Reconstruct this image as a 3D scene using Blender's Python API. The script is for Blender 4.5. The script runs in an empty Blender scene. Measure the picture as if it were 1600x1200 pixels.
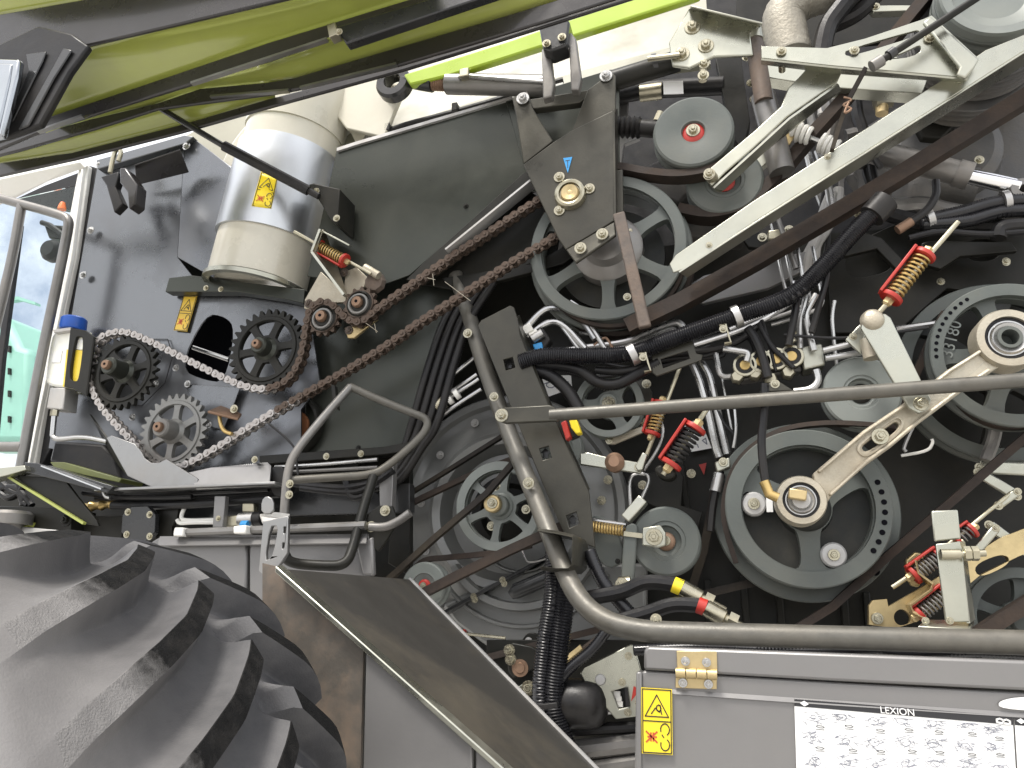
import bpy, bmesh, math, random
from mathutils import Vector, Matrix
from mathutils.geometry import tessellate_polygon
random.seed(7)
R = math.radians
scene = bpy.context.scene
COL = scene.collection
# ---------------------------------------------------------------- camera
FPX = 1200.0                     # focal length in pixels of a 1600 px wide picture
PAN, PIT = R(15), R(16)          # camera looks left and up at the flank of the machine
CAM = Vector((0, -2.0, 1.7))
cd = bpy.data.cameras.new('camera'); cam = bpy.data.objects.new('camera', cd); COL.objects.link(cam)
cd.sensor_width = 36; cd.lens = 36 * FPX / 1600; cd.clip_start = 0.02; cd.clip_end = 3000
cam.location = CAM; cam.rotation_euler = (R(90) + PIT, 0, PAN)
scene.camera = cam
FW = Vector((-math.sin(PAN) * math.cos(PIT), math.cos(PAN) * math.cos(PIT), math.sin(PIT)))
RT = Vector((math.cos(PAN), math.sin(PAN), 0)); UP = RT.cross(FW)
# ---------------------------------------------------------------- sky, sun, exposure
SUN_EL, SUN_AZ = R(64), R(205)   # azimuth: 180 = behind the camera, clockwise from +Y
w = bpy.data.worlds.new('World'); scene.world = w; w.use_nodes = True
nt = w.node_tree; bg = nt.nodes['Background']
sky = nt.nodes.new('ShaderNodeTexSky'); sky.sky_type = 'NISHITA'; sky.sun_disc = False
sky.sun_elevation = SUN_EL; sky.sun_rotation = SUN_AZ; sky.dust_density = 6.0; sky.air_density = 0.7; sky.ozone_density = 0.8
tcw = nt.nodes.new('ShaderNodeTexCoord'); cn = nt.nodes.new('ShaderNodeTexNoise'); cn.inputs['Scale'].default_value = 2.3; cn.inputs['Detail'].default_value = 9; cn.inputs['Roughness'].default_value = .6
nt.links.new(tcw.outputs['Generated'], cn.inputs[0]); cr_ = nt.nodes.new('ShaderNodeMapRange'); cr_.inputs[1].default_value = .38; cr_.inputs[2].default_value = .62; cr_.inputs[3].default_value = .06; cr_.inputs[4].default_value = 1.0; nt.links.new(cn.outputs[0], cr_.inputs[0])
cm = nt.nodes.new('ShaderNodeMix'); cm.data_type = 'RGBA'; nt.links.new(cr_.outputs[0], cm.inputs[0]); nt.links.new(sky.outputs[0], cm.inputs[6]); cm.inputs[7].default_value = (9.6, 9.6, 9.6, 1)   # broken bright cloud
nt.links.new(cm.outputs[2], bg.inputs[0]); bg.inputs[1].default_value = 0.15
sl = bpy.data.lights.new('sun', 'SUN'); sl.energy = 2.3; sl.angle = R(14); sl.color = (1, .96, .9)
so = bpy.data.objects.new('sun', sl); COL.objects.link(so); so.location = (2, -6, 8)
sd = Vector((math.sin(SUN_AZ) * math.cos(SUN_EL), math.cos(SUN_AZ) * math.cos(SUN_EL), math.sin(SUN_EL)))
so.rotation_euler = (-sd).to_track_quat('-Z', 'Y').to_euler()
vs = scene.view_settings; vs.view_transform = 'Standard'; vs.look = 'None'; vs.gamma = 1; vs.use_curve_mapping = False
vs.exposure = 0.6
# ---------------------------------------------------------------- helpers
def P(x, y, Y):
    "picture point on the upright plane at depth Y (0 = plane of the belts)"
    d = FW + RT * ((x - 800) / FPX) + UP * ((600 - y) / FPX)
    return CAM + d * ((Y - CAM.y) / d.y)
def S(x, y, Y):
    "metres per pixel there"
    return ((P(x + 5, y, Y) - P(x - 5, y, Y)).length + (P(x, y + 5, Y) - P(x, y - 5, Y)).length) / 20
def PP(pts, Y=None):
    return [P(p[0], p[1], p[2] if len(p) > 2 else Y) for p in pts]
def chaikin(pts, n=2):
    for _ in range(n):
        q = [pts[0]]
        for a, b in zip(pts[:-1], pts[1:]):
            q += [a.lerp(b, .25), a.lerp(b, .75)]
        pts = q + [pts[-1]]
    return pts
def catmull(pts, n=8, closed=False):
    out = []; m = len(pts)
    rng = range(m if closed else m - 1)
    for i in rng:
        g = (lambda k: pts[k % m]) if closed else (lambda k: pts[max(0, min(m - 1, k))])
        a, b, c, d = g(i - 1), g(i), g(i + 1), g(i + 2)
        for j in range(n):
            t = j / n
            out.append(.5 * ((2 * b) + (c - a) * t + (2 * a - 5 * b + 4 * c - d) * t * t + (3 * b - a - 3 * c + d) * t ** 3))
    if not closed: out.append(pts[-1])
    return out
def resample(pts, step):
    L = [0]
    for a, b in zip(pts[:-1], pts[1:]): L.append(L[-1] + (b - a).length)
    n = max(2, round(L[-1] / step)); out = []; k = 0
    for i in range(n + 1):
        s = L[-1] * i / n
        while k < len(L) - 2 and L[k + 1] < s: k += 1
        seg = L[k + 1] - L[k]
        out.append(pts[k].lerp(pts[k + 1], (s - L[k]) / seg if seg > 1e-9 else 0))
    return out
YA = Vector((0, 1, 0))
class G:
    def __init__(s): s.v = []; s.f = []
    def add(s, v, f):
        o = len(s.v); s.v += [Vector(p) for p in v]; s.f += [tuple(i + o for i in q) for q in f]; return s
    def solid(s, pts, ext, holes=()):
        "prism: world polygon pts pushed along vector ext"
        loops = [pts] + list(holes); tri = None
        if holes: tri = tessellate_polygon(loops)
        v = [p for l in loops for p in l]; n = len(v)
        f = []
        if tri: f += [tuple(t) for t in tri] + [tuple(i + n for i in reversed(t)) for t in tri]
        else: f += [tuple(range(n)), tuple(i + n for i in reversed(range(n)))]
        o = 0
        for l in loops:
            m = len(l)
            for i in range(m): j = (i + 1) % m; f.append((o + i, o + j, o + j + n, o + i + n))
            o += m
        return s.add(v + [p + ext for p in v], f)
    def plate(s, pts, Y, th, holes=()):
        "flat plate facing the viewer, outline in picture points, th metres deep"
        return s.solid(PP(pts, Y), Vector((0, th, 0)), [PP(h, Y) for h in holes])
    def sheet(s, pts, th=.004):
        p = PP(pts); n = Vector()
        for i in range(len(p)): n += (p[i] - p[0]).cross(p[(i + 1) % len(p)] - p[0])
        n.normalize()
        if n.y < 0: n = -n
        return s.solid(p, n * th)
    def tube(s, pts, r, n=10, cap=True, rib=None):
        m = len(pts); rr = r if isinstance(r, (list, tuple)) else [r] * m
        t = [(pts[min(i + 1, m - 1)] - pts[max(i - 1, 0)]).normalized() for i in range(m)]
        u = t[0].orthogonal().normalized(); v = []; f = []
        for i in range(m):
            u = (u - t[i] * u.dot(t[i])).normalized(); b = t[i].cross(u)
            for k in range(n):
                a = 2 * math.pi * k / n; v.append(pts[i] + (u * math.cos(a) + b * math.sin(a)) * rr[i])
        for i in range(m - 1):
            for k in range(n):
                k2 = (k + 1) % n; f.append((i * n + k, i * n + k2, i * n + n + k2, i * n + n + k))
        if cap: f += [tuple(reversed(range(n))), tuple(range((m - 1) * n, m * n))]
        return s.add(v, f)
    def ribbon(s, pts, w, t, closed=False, across=YA):
        "belt: w metres across, t metres thick"
        m = len(pts); v = []; f = []
        for i in range(m):
            a = pts[(i - 1) % m] if closed else pts[max(i - 1, 0)]; b = pts[(i + 1) % m] if closed else pts[min(i + 1, m - 1)]
            tg = (b - a).normalized(); nn = tg.cross(across).normalized(); ac = nn.cross(tg).normalized()
            for (p, q) in ((-.5, -.5), (.5, -.5), (.38, .5), (-.38, .5)): v.append(pts[i] + ac * (w * p) + nn * (t * q))
        for i in range(m if closed else m - 1):
            j = (i + 1) % m
            for k in range(4): k2 = (k + 1) % 4; f.append((i * 4 + k, i * 4 + k2, j * 4 + k2, j * 4 + k))
        if not closed: f += [(3, 2, 1, 0), tuple(range(m * 4 - 4, m * 4))]
        return s.add(v, f)
    def lathe(s, c, prof, n=40, ax=YA):
        ax = ax.normalized(); u = ax.orthogonal().normalized(); b = ax.cross(u); v = []; f = []; idx = []
        for (r, h) in prof:
            if r < 1e-6: idx.append([len(v)]); v.append(c + ax * h)
            else:
                idx.append(list(range(len(v), len(v) + n)))
                for k in range(n):
                    a = 2 * math.pi * k / n; v.append(c + ax * h + (u * math.cos(a) + b * math.sin(a)) * r)
        for A, B in zip(idx[:-1], idx[1:]):
            if len(A) == 1 and len(B) == 1: continue
            for k in range(n):
                k2 = (k + 1) % n
                if len(A) == 1: f.append((A[0], B[k], B[k2]))
                elif len(B) == 1: f.append((A[k], B[0], A[k2]))
                else: f.append((A[k], B[k], B[k2], A[k2]))
        return s.add(v, f)
    def helix(s, a, b, r, wire, turns, n=6, seg=12):
        d = b - a; ax = d.normalized(); u = ax.orthogonal().normalized(); q = ax.cross(u); m = int(turns * seg)
        return s.tube([a + d * (i / m) + (u * math.cos(2 * math.pi * i / seg) + q * math.sin(2 * math.pi * i / seg)) * r for i in range(m + 1)], wire, n)
    def box(s, c, sx, sy, sz, M=None):
        v = []
        for x in (-.5, .5):
            for y in (-.5, .5):
                for z in (-.5, .5):
                    p = Vector((x * sx, y * sy, z * sz)); v.append(c + (M @ p if M else p))
        return s.add(v, [(0, 1, 3, 2), (4, 6, 7, 5), (0, 4, 5, 1), (2, 3, 7, 6), (0, 2, 6, 4), (1, 5, 7, 3)])
    def bar(s, a, b, wd, th, across=YA):
        "straight rectangular bar from a to b: wd in the picture plane, th along `across`"
        t = (b - a); L = t.length; t.normalize(); n = t.cross(across).normalized(); ac = n.cross(t).normalized()
        M = Matrix((t, ac, n)).transposed()
        return s.box((a + b) / 2, L, th, wd, M)
WL = {}
def O(name, g, m, par=None, label=None, cat=None, group=None, kind=None, bev=0, ang=35):
    me = bpy.data.meshes.new(name)
    c = sum(g.v, Vector()) / len(g.v)
    me.from_pydata([p - c for p in g.v], [], g.f)
    bm = bmesh.new(); bm.from_mesh(me); bmesh.ops.recalc_face_normals(bm, faces=bm.faces); bm.to_mesh(me); bm.free()
    me.polygons.foreach_set('use_smooth', [True] * len(me.polygons)); me.set_sharp_from_angle(angle=R(ang))
    me.materials.append(MAT[m]); me.update()
    return link(name, me, c, par, label, cat, group, kind, bev)
def link(name, me, c, par=None, label=None, cat=None, group=None, kind=None, bev=0):
    o = bpy.data.objects.new(name, me); COL.objects.link(o)
    WL[o.name] = c.copy()
    if par: o.parent = par; o.location = c - WL[par.name]
    else: o.location = c
    if label: o['label'] = label
    if cat: o['category'] = cat
    if group: o['group'] = group
    if kind or cat: o['kind'] = kind or 'thing'
    if bev and me:
        b = o.modifiers.new('edge', 'BEVEL'); b.width = bev; b.segments = 2; b.limit_method = 'ANGLE'; b.angle_limit = R(40); b.harden_normals = False
    return o
def T(name, label, cat, at, group=None):
    return link(name, None, at, None, label, cat, group)
_bm = {}
def bolt(par, x, y, Y, rp, m='zinc', nm='bolt', ax=None):
    "washer, hexagon head and shank end, head towards the viewer"
    if m not in _bm:
        g = G(); c = Vector()
        g.lathe(c, [(0, -.18), (1.0, -.18), (1.05, -.1), (1.05, 0), (0, 0)], 18)
        g.lathe(c, [(0, -.72), (.55, -.72), (.66, -.62), (.66, -.18), (0, -.18)], 6)
        g.lathe(c, [(0, -.95), (.26, -.95), (.32, -.88), (.32, -.7)], 10)
        me = bpy.data.meshes.new('bolt'); me.from_pydata(g.v, [], g.f)
        bm = bmesh.new(); bm.from_mesh(me); bmesh.ops.recalc_face_normals(bm, faces=bm.faces); bm.to_mesh(me); bm.free()
        me.polygons.foreach_set('use_smooth', [True] * len(me.polygons)); me.set_sharp_from_angle(angle=R(30)); me.materials.append(MAT[m]); _bm[m] = me
    o = link(nm, _bm[m], P(x, y, Y), par); r = S(x, y, Y) * rp; o.scale = (r, r, r); o.rotation_euler = (0, random.random() * 3, 0)
    if ax: o.rotation_euler = ax
    return o
def bolts(par, lst, Y, rp, m='zinc'):
    for b in lst: bolt(par, b[0], b[1], Y, rp, m)
def circ(x, y, r, n=16, a0=0, a1=360, ky=1):
    return [(x + r * math.cos(R(a0 + (a1 - a0) * i / n)), y + r * ky * math.sin(R(a0 + (a1 - a0) * i / n))) for i in range(n if a1 - a0 == 360 else n + 1)]
def rnd(pts, n=2):
    "round the corners of a closed outline"
    for _ in range(n):
        q = []
        for a, b in zip(pts, pts[1:] + pts[:1]):
            q += [(a[0] * .75 + b[0] * .25, a[1] * .75 + b[1] * .25), (a[0] * .25 + b[0] * .75, a[1] * .25 + b[1] * .75)]
        pts = q
    return pts
# ---------------------------------------------------------------- materials
MAT = {}
SPEC = dict(charcoal=.22, charcoal_gloss=.4, hood_frame=.3, plastic_black=.25, hose=.3, belt=.12, belt_dark=.12, rubber=.28, rubber_lug=.08, hole_shade=.03, fender_top=.18, pulley=.32, pulley_shade=.2, rust=.2, casing=.5, engine_cast=.3, olive_dark=.35)
def mat(name, col, rough=.45, metal=0, var=.15, bump=.08, sc=9, dust=None, damt=.3, coat=0, fine=140, rvar=.12, streak=False, aniso=0, dsc=2.2):
    m = bpy.data.materials.new(name); m.use_nodes = True; N = m.node_tree; L = N.links.new; b = N.nodes['Principled BSDF']
    tc = N.nodes.new('ShaderNodeTexCoord'); mp = N.nodes.new('ShaderNodeMapping'); L(tc.outputs['Object'], mp.inputs[0])
    if streak: mp.inputs['Scale'].default_value = (1, 1, .12)
    n1 = N.nodes.new('ShaderNodeTexNoise'); n1.inputs['Scale'].default_value = sc; n1.inputs['Detail'].default_value = 6; n1.inputs['Roughness'].default_value = .62; L(mp.outputs[0], n1.inputs[0])
    r1 = N.nodes.new('ShaderNodeMapRange'); r1.inputs[1].default_value = .3; r1.inputs[2].default_value = .7; r1.inputs[3].default_value = 1 - var; r1.inputs[4].default_value = 1 + var; L(n1.outputs[0], r1.inputs[0])
    mx = N.nodes.new('ShaderNodeVectorMath'); mx.operation = 'SCALE'; mx.inputs[0].default_value = col[:3]; L(r1.outputs[0], mx.inputs['Scale'])
    out = mx.outputs[0]
    n2 = N.nodes.new('ShaderNodeTexNoise'); n2.inputs['Scale'].default_value = fine; n2.inputs['Detail'].default_value = 3; L(tc.outputs['Object'], n2.inputs[0])
    rr = N.nodes.new('ShaderNodeMapRange'); rr.inputs[1].default_value = .3; rr.inputs[2].default_value = .7; rr.inputs[3].default_value = max(.04, rough - rvar); rr.inputs[4].default_value = min(1, rough + rvar); L(n1.outputs[0], rr.inputs[0]); ro = rr.outputs[0]
    if dust:
        n3 = N.nodes.new('ShaderNodeTexNoise'); n3.inputs['Scale'].default_value = dsc; n3.inputs['Detail'].default_value = 9; n3.inputs['Roughness'].default_value = .72; L(tc.outputs['Object'], n3.inputs[0])
        r3 = N.nodes.new('ShaderNodeMapRange'); r3.inputs[1].default_value = .46; r3.inputs[2].default_value = .68; r3.inputs[3].default_value = 0; r3.inputs[4].default_value = damt; L(n3.outputs[0], r3.inputs[0])
        mc = N.nodes.new('ShaderNodeMix'); mc.data_type = 'RGBA'; L(r3.outputs[0], mc.inputs[0]); L(out, mc.inputs[6]); mc.inputs[7].default_value = (*dust, 1); out = mc.outputs[2]
        ra = N.nodes.new('ShaderNodeMath'); ra.operation = 'MULTIPLY_ADD'; L(r3.outputs[0], ra.inputs[0]); ra.inputs[1].default_value = .5; L(ro, ra.inputs[2]); ra.use_clamp = True; ro = ra.outputs[0]
        if metal:
            ms = N.nodes.new('ShaderNodeMath'); ms.operation = 'MULTIPLY_ADD'; L(r3.outputs[0], ms.inputs[0]); ms.inputs[1].default_value = -metal; ms.inputs[2].default_value = metal; L(ms.outputs[0], b.inputs['Metallic'])
    L(out, b.inputs['Base Color']); L(ro, b.inputs['Roughness'])
    if not (dust and metal): b.inputs['Metallic'].default_value = metal
    b.inputs['Specular IOR Level'].default_value = SPEC.get(name, .5)
    if coat: b.inputs['Coat Weight'].default_value = coat; b.inputs['Coat Roughness'].default_value = .12
    if bump:
        ad = N.nodes.new('ShaderNodeMath'); ad.operation = 'MULTIPLY_ADD'; L(n1.outputs[0], ad.inputs[0]); ad.inputs[1].default_value = 1.5; L(n2.outputs[0], ad.inputs[2])
        bp = N.nodes.new('ShaderNodeBump'); bp.inputs['Strength'].default_value = bump; bp.inputs['Distance'].default_value = .004; L(ad.outputs[0], bp.inputs['Height']); L(bp.outputs[0], b.inputs['Normal'])
    MAT[name] = m; return m
TAN = (.22, .18, .12)
mat('olive_paint', (.12, .135, .04), .4)
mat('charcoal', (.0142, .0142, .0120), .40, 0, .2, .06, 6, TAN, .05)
mat('casing', (.20, .203, .195), .36, .35, .10, .05, 6, TAN, .10, .15)
mat('cream_wall', (.235, .23, .165), .34, 0, .06, .03, 4, (.17, .15, .10), .3, .3)
mat('lamp_glass', (.34, .36, .38), .08, 1, .1, 0)
mat('charcoal_gloss', (.019, .02, .021), .27, 0, .2, .05, 5, TAN, .04, .3)
mat('olive_dark', (.058, .056, .046), .34, .5, .2, .06, 6, TAN, .08)
mat('plate_grey', (.165, .172, .182), .27, .85, .12, .03, 2.2, (.09, .085, .08), .25, rvar=.08)
mat('plate_dark', (.043, .047, .039), .31, .55, .14, .03, 3, TAN, .04, rvar=.07)
mat('pulley', (.100, .112, .104), .46, 0, .1, .06, 10, (.20, .17, .12), .2)
mat('pulley_light', (.185, .203, .188), .45, .1, .1, .05, 10, (.2, .17, .13), .15)
mat('pulley_shade', (.032, .035, .034), .48, 0, .12, .06, 10, TAN, .15)  # darker pulley grey: shade of the wheel recesses put into the colour
mat('zinc', (.42, .395, .30), .25, .95, .18, .02, 14, (.26, .20, .11), .35)
mat('bare_steel', (.30, .30, .295), .32, .9, .14, .02, 5, (.25, .22, .18), .35, rvar=.08)
mat('orange', (.75, .16, .03), .3)
mat('sprocket_grey', (.20, .20, .19), .42, .5, .2, .06, 12, (.16, .12, .09), .4)
mat('zinc_plate', (.43, .432, .365), .26, .95, .12, .018, 5, (.27, .25, .18), .28, rvar=.08)
mat('zinc_yellow', (.54, .43, .23), .34, .85, .2, .06, 12, (.22, .14, .06), .4)
mat('cast_beige', (.47, .43, .34), .40, .6, .16, .25, 20, (.22, .16, .09), .45, fine=220)
mat('galvanised', (.60, .62, .64), .38, 1, .08, .03, 5, rvar=.06)
mat('steel', (.46, .46, .45), .26, .95, .12, .04, 10, (.3, .25, .2), .25)
mat('steel_dull', (.46, .46, .45), .5, .55, .18, .08, 6, (.33, .27, .2), .4)
mat('chrome', (.8, .8, .8), .1, 1, .05, .01, 5)
mat('tube_olive', (.115, .11, .095), .42, .35, .15, .08, 30, TAN, .18, fine=260)
mat('tube_steel', (.20, .195, .185), .36, .6, .16, .06, 12, (.16, .12, .08), .3)
mat('rusty_bar', (.12, .10, .085), .55, .4, .3, .2, 18, (.2, .12, .07), .5)
mat('chain_rust', (.105, .08, .063), .45, .7, .35, .3, 60, (.09, .05, .03), .5, dsc=30)
mat('chain_steel', (.44, .42, .40), .33, .9, .25, .2, 60, (.17, .12, .09), .4, dsc=24)
mat('belt', (.036, .029, .025), .62, 0, .22, .15, 25, (.10, .07, .05), .35, dsc=9)
mat('belt_dark', (.024, .021, .019), .6, 0, .22, .12, 25, TAN, .2)
mat('hose', (.011, .011, .012), .38, 0, .2, .1, 25, TAN, .06)
mat('conduit', (.012, .012, .014), .28, 0, .15, .03, 20)
mat('plastic_black', (.016, .016, .017), .4, 0, .2, .08, 20, TAN, .08)
mat('hole_shade', (.006, .006, .008), .7, 0, .2, .05, 4)  # near-black colour standing in for the shade inside holes
mat('cream', (.60, .575, .48), .32, 0, .06, .03, 4, (.4, .33, .22), .22, .35)
mat('white_paint', (.80, .79, .74), .3, 0, .05, .02, 4, (.5, .45, .35), .2, .3)
mat('hood_green', (.34, .375, .085), .16, 0, .08, .02, 3, (.28, .26, .14), .2, .6, rvar=.05)
mat('lime', (.33, .46, .02), .3, 0, .06, .02, 4, None, 0, .5)
mat('hood_frame', (.030, .028, .028), .30, .1, .15, .04, 6, TAN, .05, .35)
mat('rubber', (.058, .058, .061), .42, 0, .2, .14, 3, (.26, .25, .24), .25, fine=320, dsc=2.6, rvar=.08)
mat('rubber_lug', (.011, .011, .011), .62, 0, .3, .5, 40, (.12, .11, .10), .12, fine=420, dsc=30)
mat('rubber_worn', (.24, .23, .22), .55, 0, .25, .35, 20, (.12, .115, .11), .6, fine=320, dsc=6)
mat('red', (.42, .026, .018), .38, 0, .12, .04, 12, (.2, .08, .05), .25)
mat('brass', (.58, .42, .17), .35, .9, .15, .05, 16, (.2, .13, .06), .3)
mat('copper', (.26, .17, .115), .45, .75, .3, .1, 20, (.14, .07, .04), .5)
mat('rust', (.24, .10, .045), .75, .1, .4, .3, 16, (.10, .05, .03), .5)
mat('sticker_yellow', (.86, .66, .02), .34, 0, .05, .01, 6, (.5, .4, .2), .12)
mat('sticker_faded', (.70, .46, .03), .45, 0, .12, .01, 8, (.4, .32, .18), .5)
mat('sticker_white', (.82, .82, .80), .35, 0, .03, .01, 6)
mat('ink', (.02, .02, .022), .5, 0, .1, 0)
mat('ink_red', (.5, .08, .03), .5, 0, .1, 0)
mat('ink_soft', (.20, .21, .26), .5, 0, .2, 0)
mat('sticker_blue', (.03, .28, .62), .4, 0, .1, 0)
mat('blue_cap', (.015, .09, .42), .35, 0, .1, .04, 10)
mat('fluid', (.78, .58, .06), .25, 0, .05, 0)
mat('grey_door', (.19, .186, .182), .34, .3, .06, .03, 3, (.20, .19, .17), .25, .2, rvar=.05)
mat('fender_top', (.040, .038, .034), .55, .0, .14, .05, 5, (.17, .14, .09), .3, rvar=.1, dsc=1.5)
mat('fender_rust', (.16, .145, .125), .40, .45, .2, .06, 4, (.36, .23, .14), .6, dsc=2.4)
mat('mint', (.26, .48, .40), .5, 0, .06, .02)
mat('heat_wrap', (.33, .31, .26), .5, .5, .2, .5, 60, TAN, .3)
mat('engine_cast', (.105, .105, .105), .5, .35, .2, .2, 16, TAN, .3)
mat('concrete', (.46, .45, .43), .85, 0, .15, .3, 1.5, (.25, .24, .21), .5)
m = bpy.data.materials.new('bottle'); m.use_nodes = True; b = m.node_tree.nodes['Principled BSDF']; MAT['bottle'] = m
b.inputs['Base Color'].default_value = (.85, .85, .78, 1); b.inputs['Roughness'].default_value = .35; b.inputs['Subsurface Weight'].default_value = .5; b.inputs['Subsurface Radius'].default_value = (.03, .03, .02)
m = bpy.data.materials.new('glass'); m.use_nodes = True; b = m.node_tree.nodes['Principled BSDF']; MAT['glass'] = m
b.inputs['Base Color'].default_value = (.9, .97, .96, 1); b.inputs['Roughness'].default_value = .01; b.inputs['Transmission Weight'].default_value = 1; b.inputs['IOR'].default_value = 1.1
# ---------------------------------------------------------------- builders of the recurring parts
def pol(c, r, a, dy=0): return c + Vector((math.cos(a) * r, dy, math.sin(a) * r))
def web(c, ro, n, a, b, sw, th, dy=0, rot=0, teeth=0, tooth=0, rd=2):
    "disc of radius ro with n rounded openings between radii a and b, spokes 2*sw wide"
    if teeth:
        outer = []
        for i in range(teeth):
            for (t, q) in ((0, 1), (.2, 1), (.36, 1 - tooth * .55), (.5, 1 - tooth), (.7, 1 - tooth), (.84, 1 - tooth * .55)):
                outer.append(pol(c, ro * q, rot + 2 * math.pi * (i + t) / teeth, dy))
    else: outer = [pol(c, ro, 2 * math.pi * i / 48, dy) for i in range(48)]
    holes = []
    for k in range(n):
        m = rot + 2 * math.pi * (k + .5) / n; h = math.pi / n; q = []
        for (rr, sg) in ((a, -1), (b, -1), (b, 1), (a, 1)):
            da = h - math.asin(min(.95, sw / rr))
            q.append((m + sg * da, rr))
        l = [(q[0][0], a)]
        l += [(q[1][0] + (q[2][0] - q[1][0]) * i / 6, b) for i in range(7)] + [(q[3][0] + (q[0][0] - q[3][0]) * i / 3, a) for i in range(3)]
        xy = [(math.cos(t) * rr, math.sin(t) * rr) for t, rr in l]
        xy = rnd(xy, rd)
        holes.append([c + Vector((p[0], dy, p[1])) for p in xy])
    return G().solid(outer, Vector((0, th, 0)), holes)
def rimprof(r, ri, w, grooves=1, dep=.07):
    p = [(ri, 0), (r * .985, 0), (r, r * .015)]
    for g in range(grooves):
        a = w * (g + .18) / grooves; b = w * (g + .82) / grooves; q = (b - a) * .28
        p += [(r, max(a, r * .02)), (r * (1 - dep), a + q), (r * (1 - dep), b - q), (r, b)]
    return p + [(r, w), (ri, w), (ri, 0)]
def idler(name, label, x, y, Y, rp, w, m='pulley', ring='red', rings=(.5, .36), dish=.012, nut=.17, group=None, flange=1.0):
    "smooth disc pulley with pressed rings and a bolt in a coloured bearing seat"
    c = P(x, y, Y); r = S(x, y, Y) * rp; t = T(name, label, 'pulley', c, group)
    a, b = rings
    O('disc', G().lathe(c, [(r * .26, dish + .006), (r * b, dish), (r * (b + .03), dish * .3), (r * a, dish * .3), (r * (a + .03), .002), (r * .93, 0), (r * .985, .004), (r, .010), (r, w * .3), (r * .93, w * .42), (r * .93, w * .7), (r * flange, w * .85), (r * flange, w), (r * .3, w), (r * .26, dish + .006)], 56), m, t, ang=25)
    O('bearing_seat', G().lathe(c, [(0, dish - .002), (r * .2, dish - .002), (r * .27, dish + .002), (r * .27, dish + .012), (0, dish + .012)], 24), ring, t)
    bolt(t, x, y, Y + dish - .002, rp * nut)
    return t
def spoked(name, label, x, y, Y, rp, w, m, n, hub, rimw, sw, grooves=1, rot=0, hubh=.03, thick=.5, nutm='zinc', nut=None, group=None, web_in=None, recess=.35, dep=.07, hm=None):
    c = P(x, y, Y); r = S(x, y, Y) * rp; t = T(name, label, 'pulley', c, group); ri = r * (1 - rimw)
    O('rim', G().lathe(c, rimprof(r, ri, w, grooves, dep), 64), m, t, ang=25)
    O('spokes', web(c, ri + .002, n, r * (web_in or hub * 1.25), ri * .985, r * sw, w * thick, w * recess, rot, rd=2), m, t, bev=.003)
    h0 = w * recess - hubh
    O('hub', G().lathe(c, [(0, h0), (r * hub * .7, h0), (r * hub * .78, h0 + .004), (r * hub * .8, w * recess - .008), (r * hub, w * recess - .004), (r * hub, w * .7), (0, w * .7)], 40), hm or m, t, ang=25)
    if nut: bolt(t, x, y, Y + h0, nut, nutm)
    return t
def coil_damper(name, label, a, b, Y0, Y1, rp, turns, spring='brass', frame='red', wire=.125, rod=(), par=None):
    "red cage round a coil spring on a threaded rod, from picture point a to b"
    A, B = P(a[0], a[1], Y0), P(b[0], b[1], Y1); r = S(a[0], a[1], Y0) * rp; ax = (B - A).normalized()
    t = T(name, label, 'spring', A) if par is None else par
    O('spring', G().helix(A.lerp(B, .06), A.lerp(B, .94), r * .8, r * wire, turns), spring, t)
    for q, s in ((A, 1), (B, -1)):
        O('end_cup', G().lathe(q, [(0, 0), (r * 1.08, 0), (r * 1.12, r * .08), (r * 1.12, r * .42), (r * .9, r * .5), (0, r * .5)], 20, ax * s), frame, t)
    side = ax.cross(YA).normalized()
    if side.x > 0: side = -side
    O('cage', G().bar(A + side * r * 1.12 - YA * r * .3, B + side * r * 1.12 - YA * r * .3, r * .3, r * 1.1), frame, t, bev=.002)
    if rod:
        p0, p1 = rod
        O('rod', G().tube([P(*p0), P(*p1)], r * .26, 10), 'zinc', t)
        for q, s in ((A, -1), (B, 1)):
            O('nut', G().lathe(q, [(0, 0), (r * .5, 0), (r * .5, r * .55), (r * .3, r * .75), (0, r * .75)], 6, ax * s), 'zinc_yellow', t)
    return t
def pipe(name, label, cat, pts, rp, m, Y=None, smooth=2, n=10, par=None, at=0, group=None, cr=False):
    w = PP(pts, Y); r = S(pts[at][0], pts[at][1], w[at].y) * rp
    w = catmull(w, 6) if cr else chaikin(w, smooth)
    return O(name, G().tube(w, r, n), m, par, label if not par else None, cat if not par else None, group)
def conduit(name, label, pts, rp, Y=None, m='conduit', step=.0031, group=None, cat='hose', at=0, par=None):
    w = PP(pts, Y); r = S(pts[at][0], pts[at][1], w[at].y) * rp
    w = resample(catmull(w, 8), step); rr = [r if i % 2 else r * .88 for i in range(len(w))]
    return O(name, G().tube(w, rr, 10), m, par, label if not par else None, cat if not par else None, group, ang=75)
def belt(name, label, pts, Y, w, tp, m='belt', closed=False, at=0, sm=0, group=None):
    ww = PP(pts, Y); t = S(pts[at][0], pts[at][1], ww[at].y) * tp
    if sm: ww = catmull(ww, sm, closed)
    return O(name, G().ribbon(ww, w, t, closed), m, None, label, 'belt', group, bev=0)
def quad_uv(q, Y, lift=0):
    def f(u, v):
        a = Vector(q[0]).lerp(Vector(q[1]), u); b = Vector(q[3]).lerp(Vector(q[2]), u); c = a.lerp(b, v)
        p = P(c.x, c.y, Y); p.y -= lift; return p
    return f
def strokes(f, lines, wd):
    "thin raised ink lines on a sticker; f maps u,v to the world"
    g = G()
    for l in lines:
        for (a, b) in zip(l[:-1], l[1:]):
            A, B = f(*a), f(*b); d = B - A
            if d.length < 1e-5: continue
            n = d.normalized().cross(YA) * wd * .5; e = d.normalized() * wd * .3
            g.solid([A - n - e, B - n + e, B + n + e, A + n - e], Vector((0, .0006, 0)))
    return g
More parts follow.
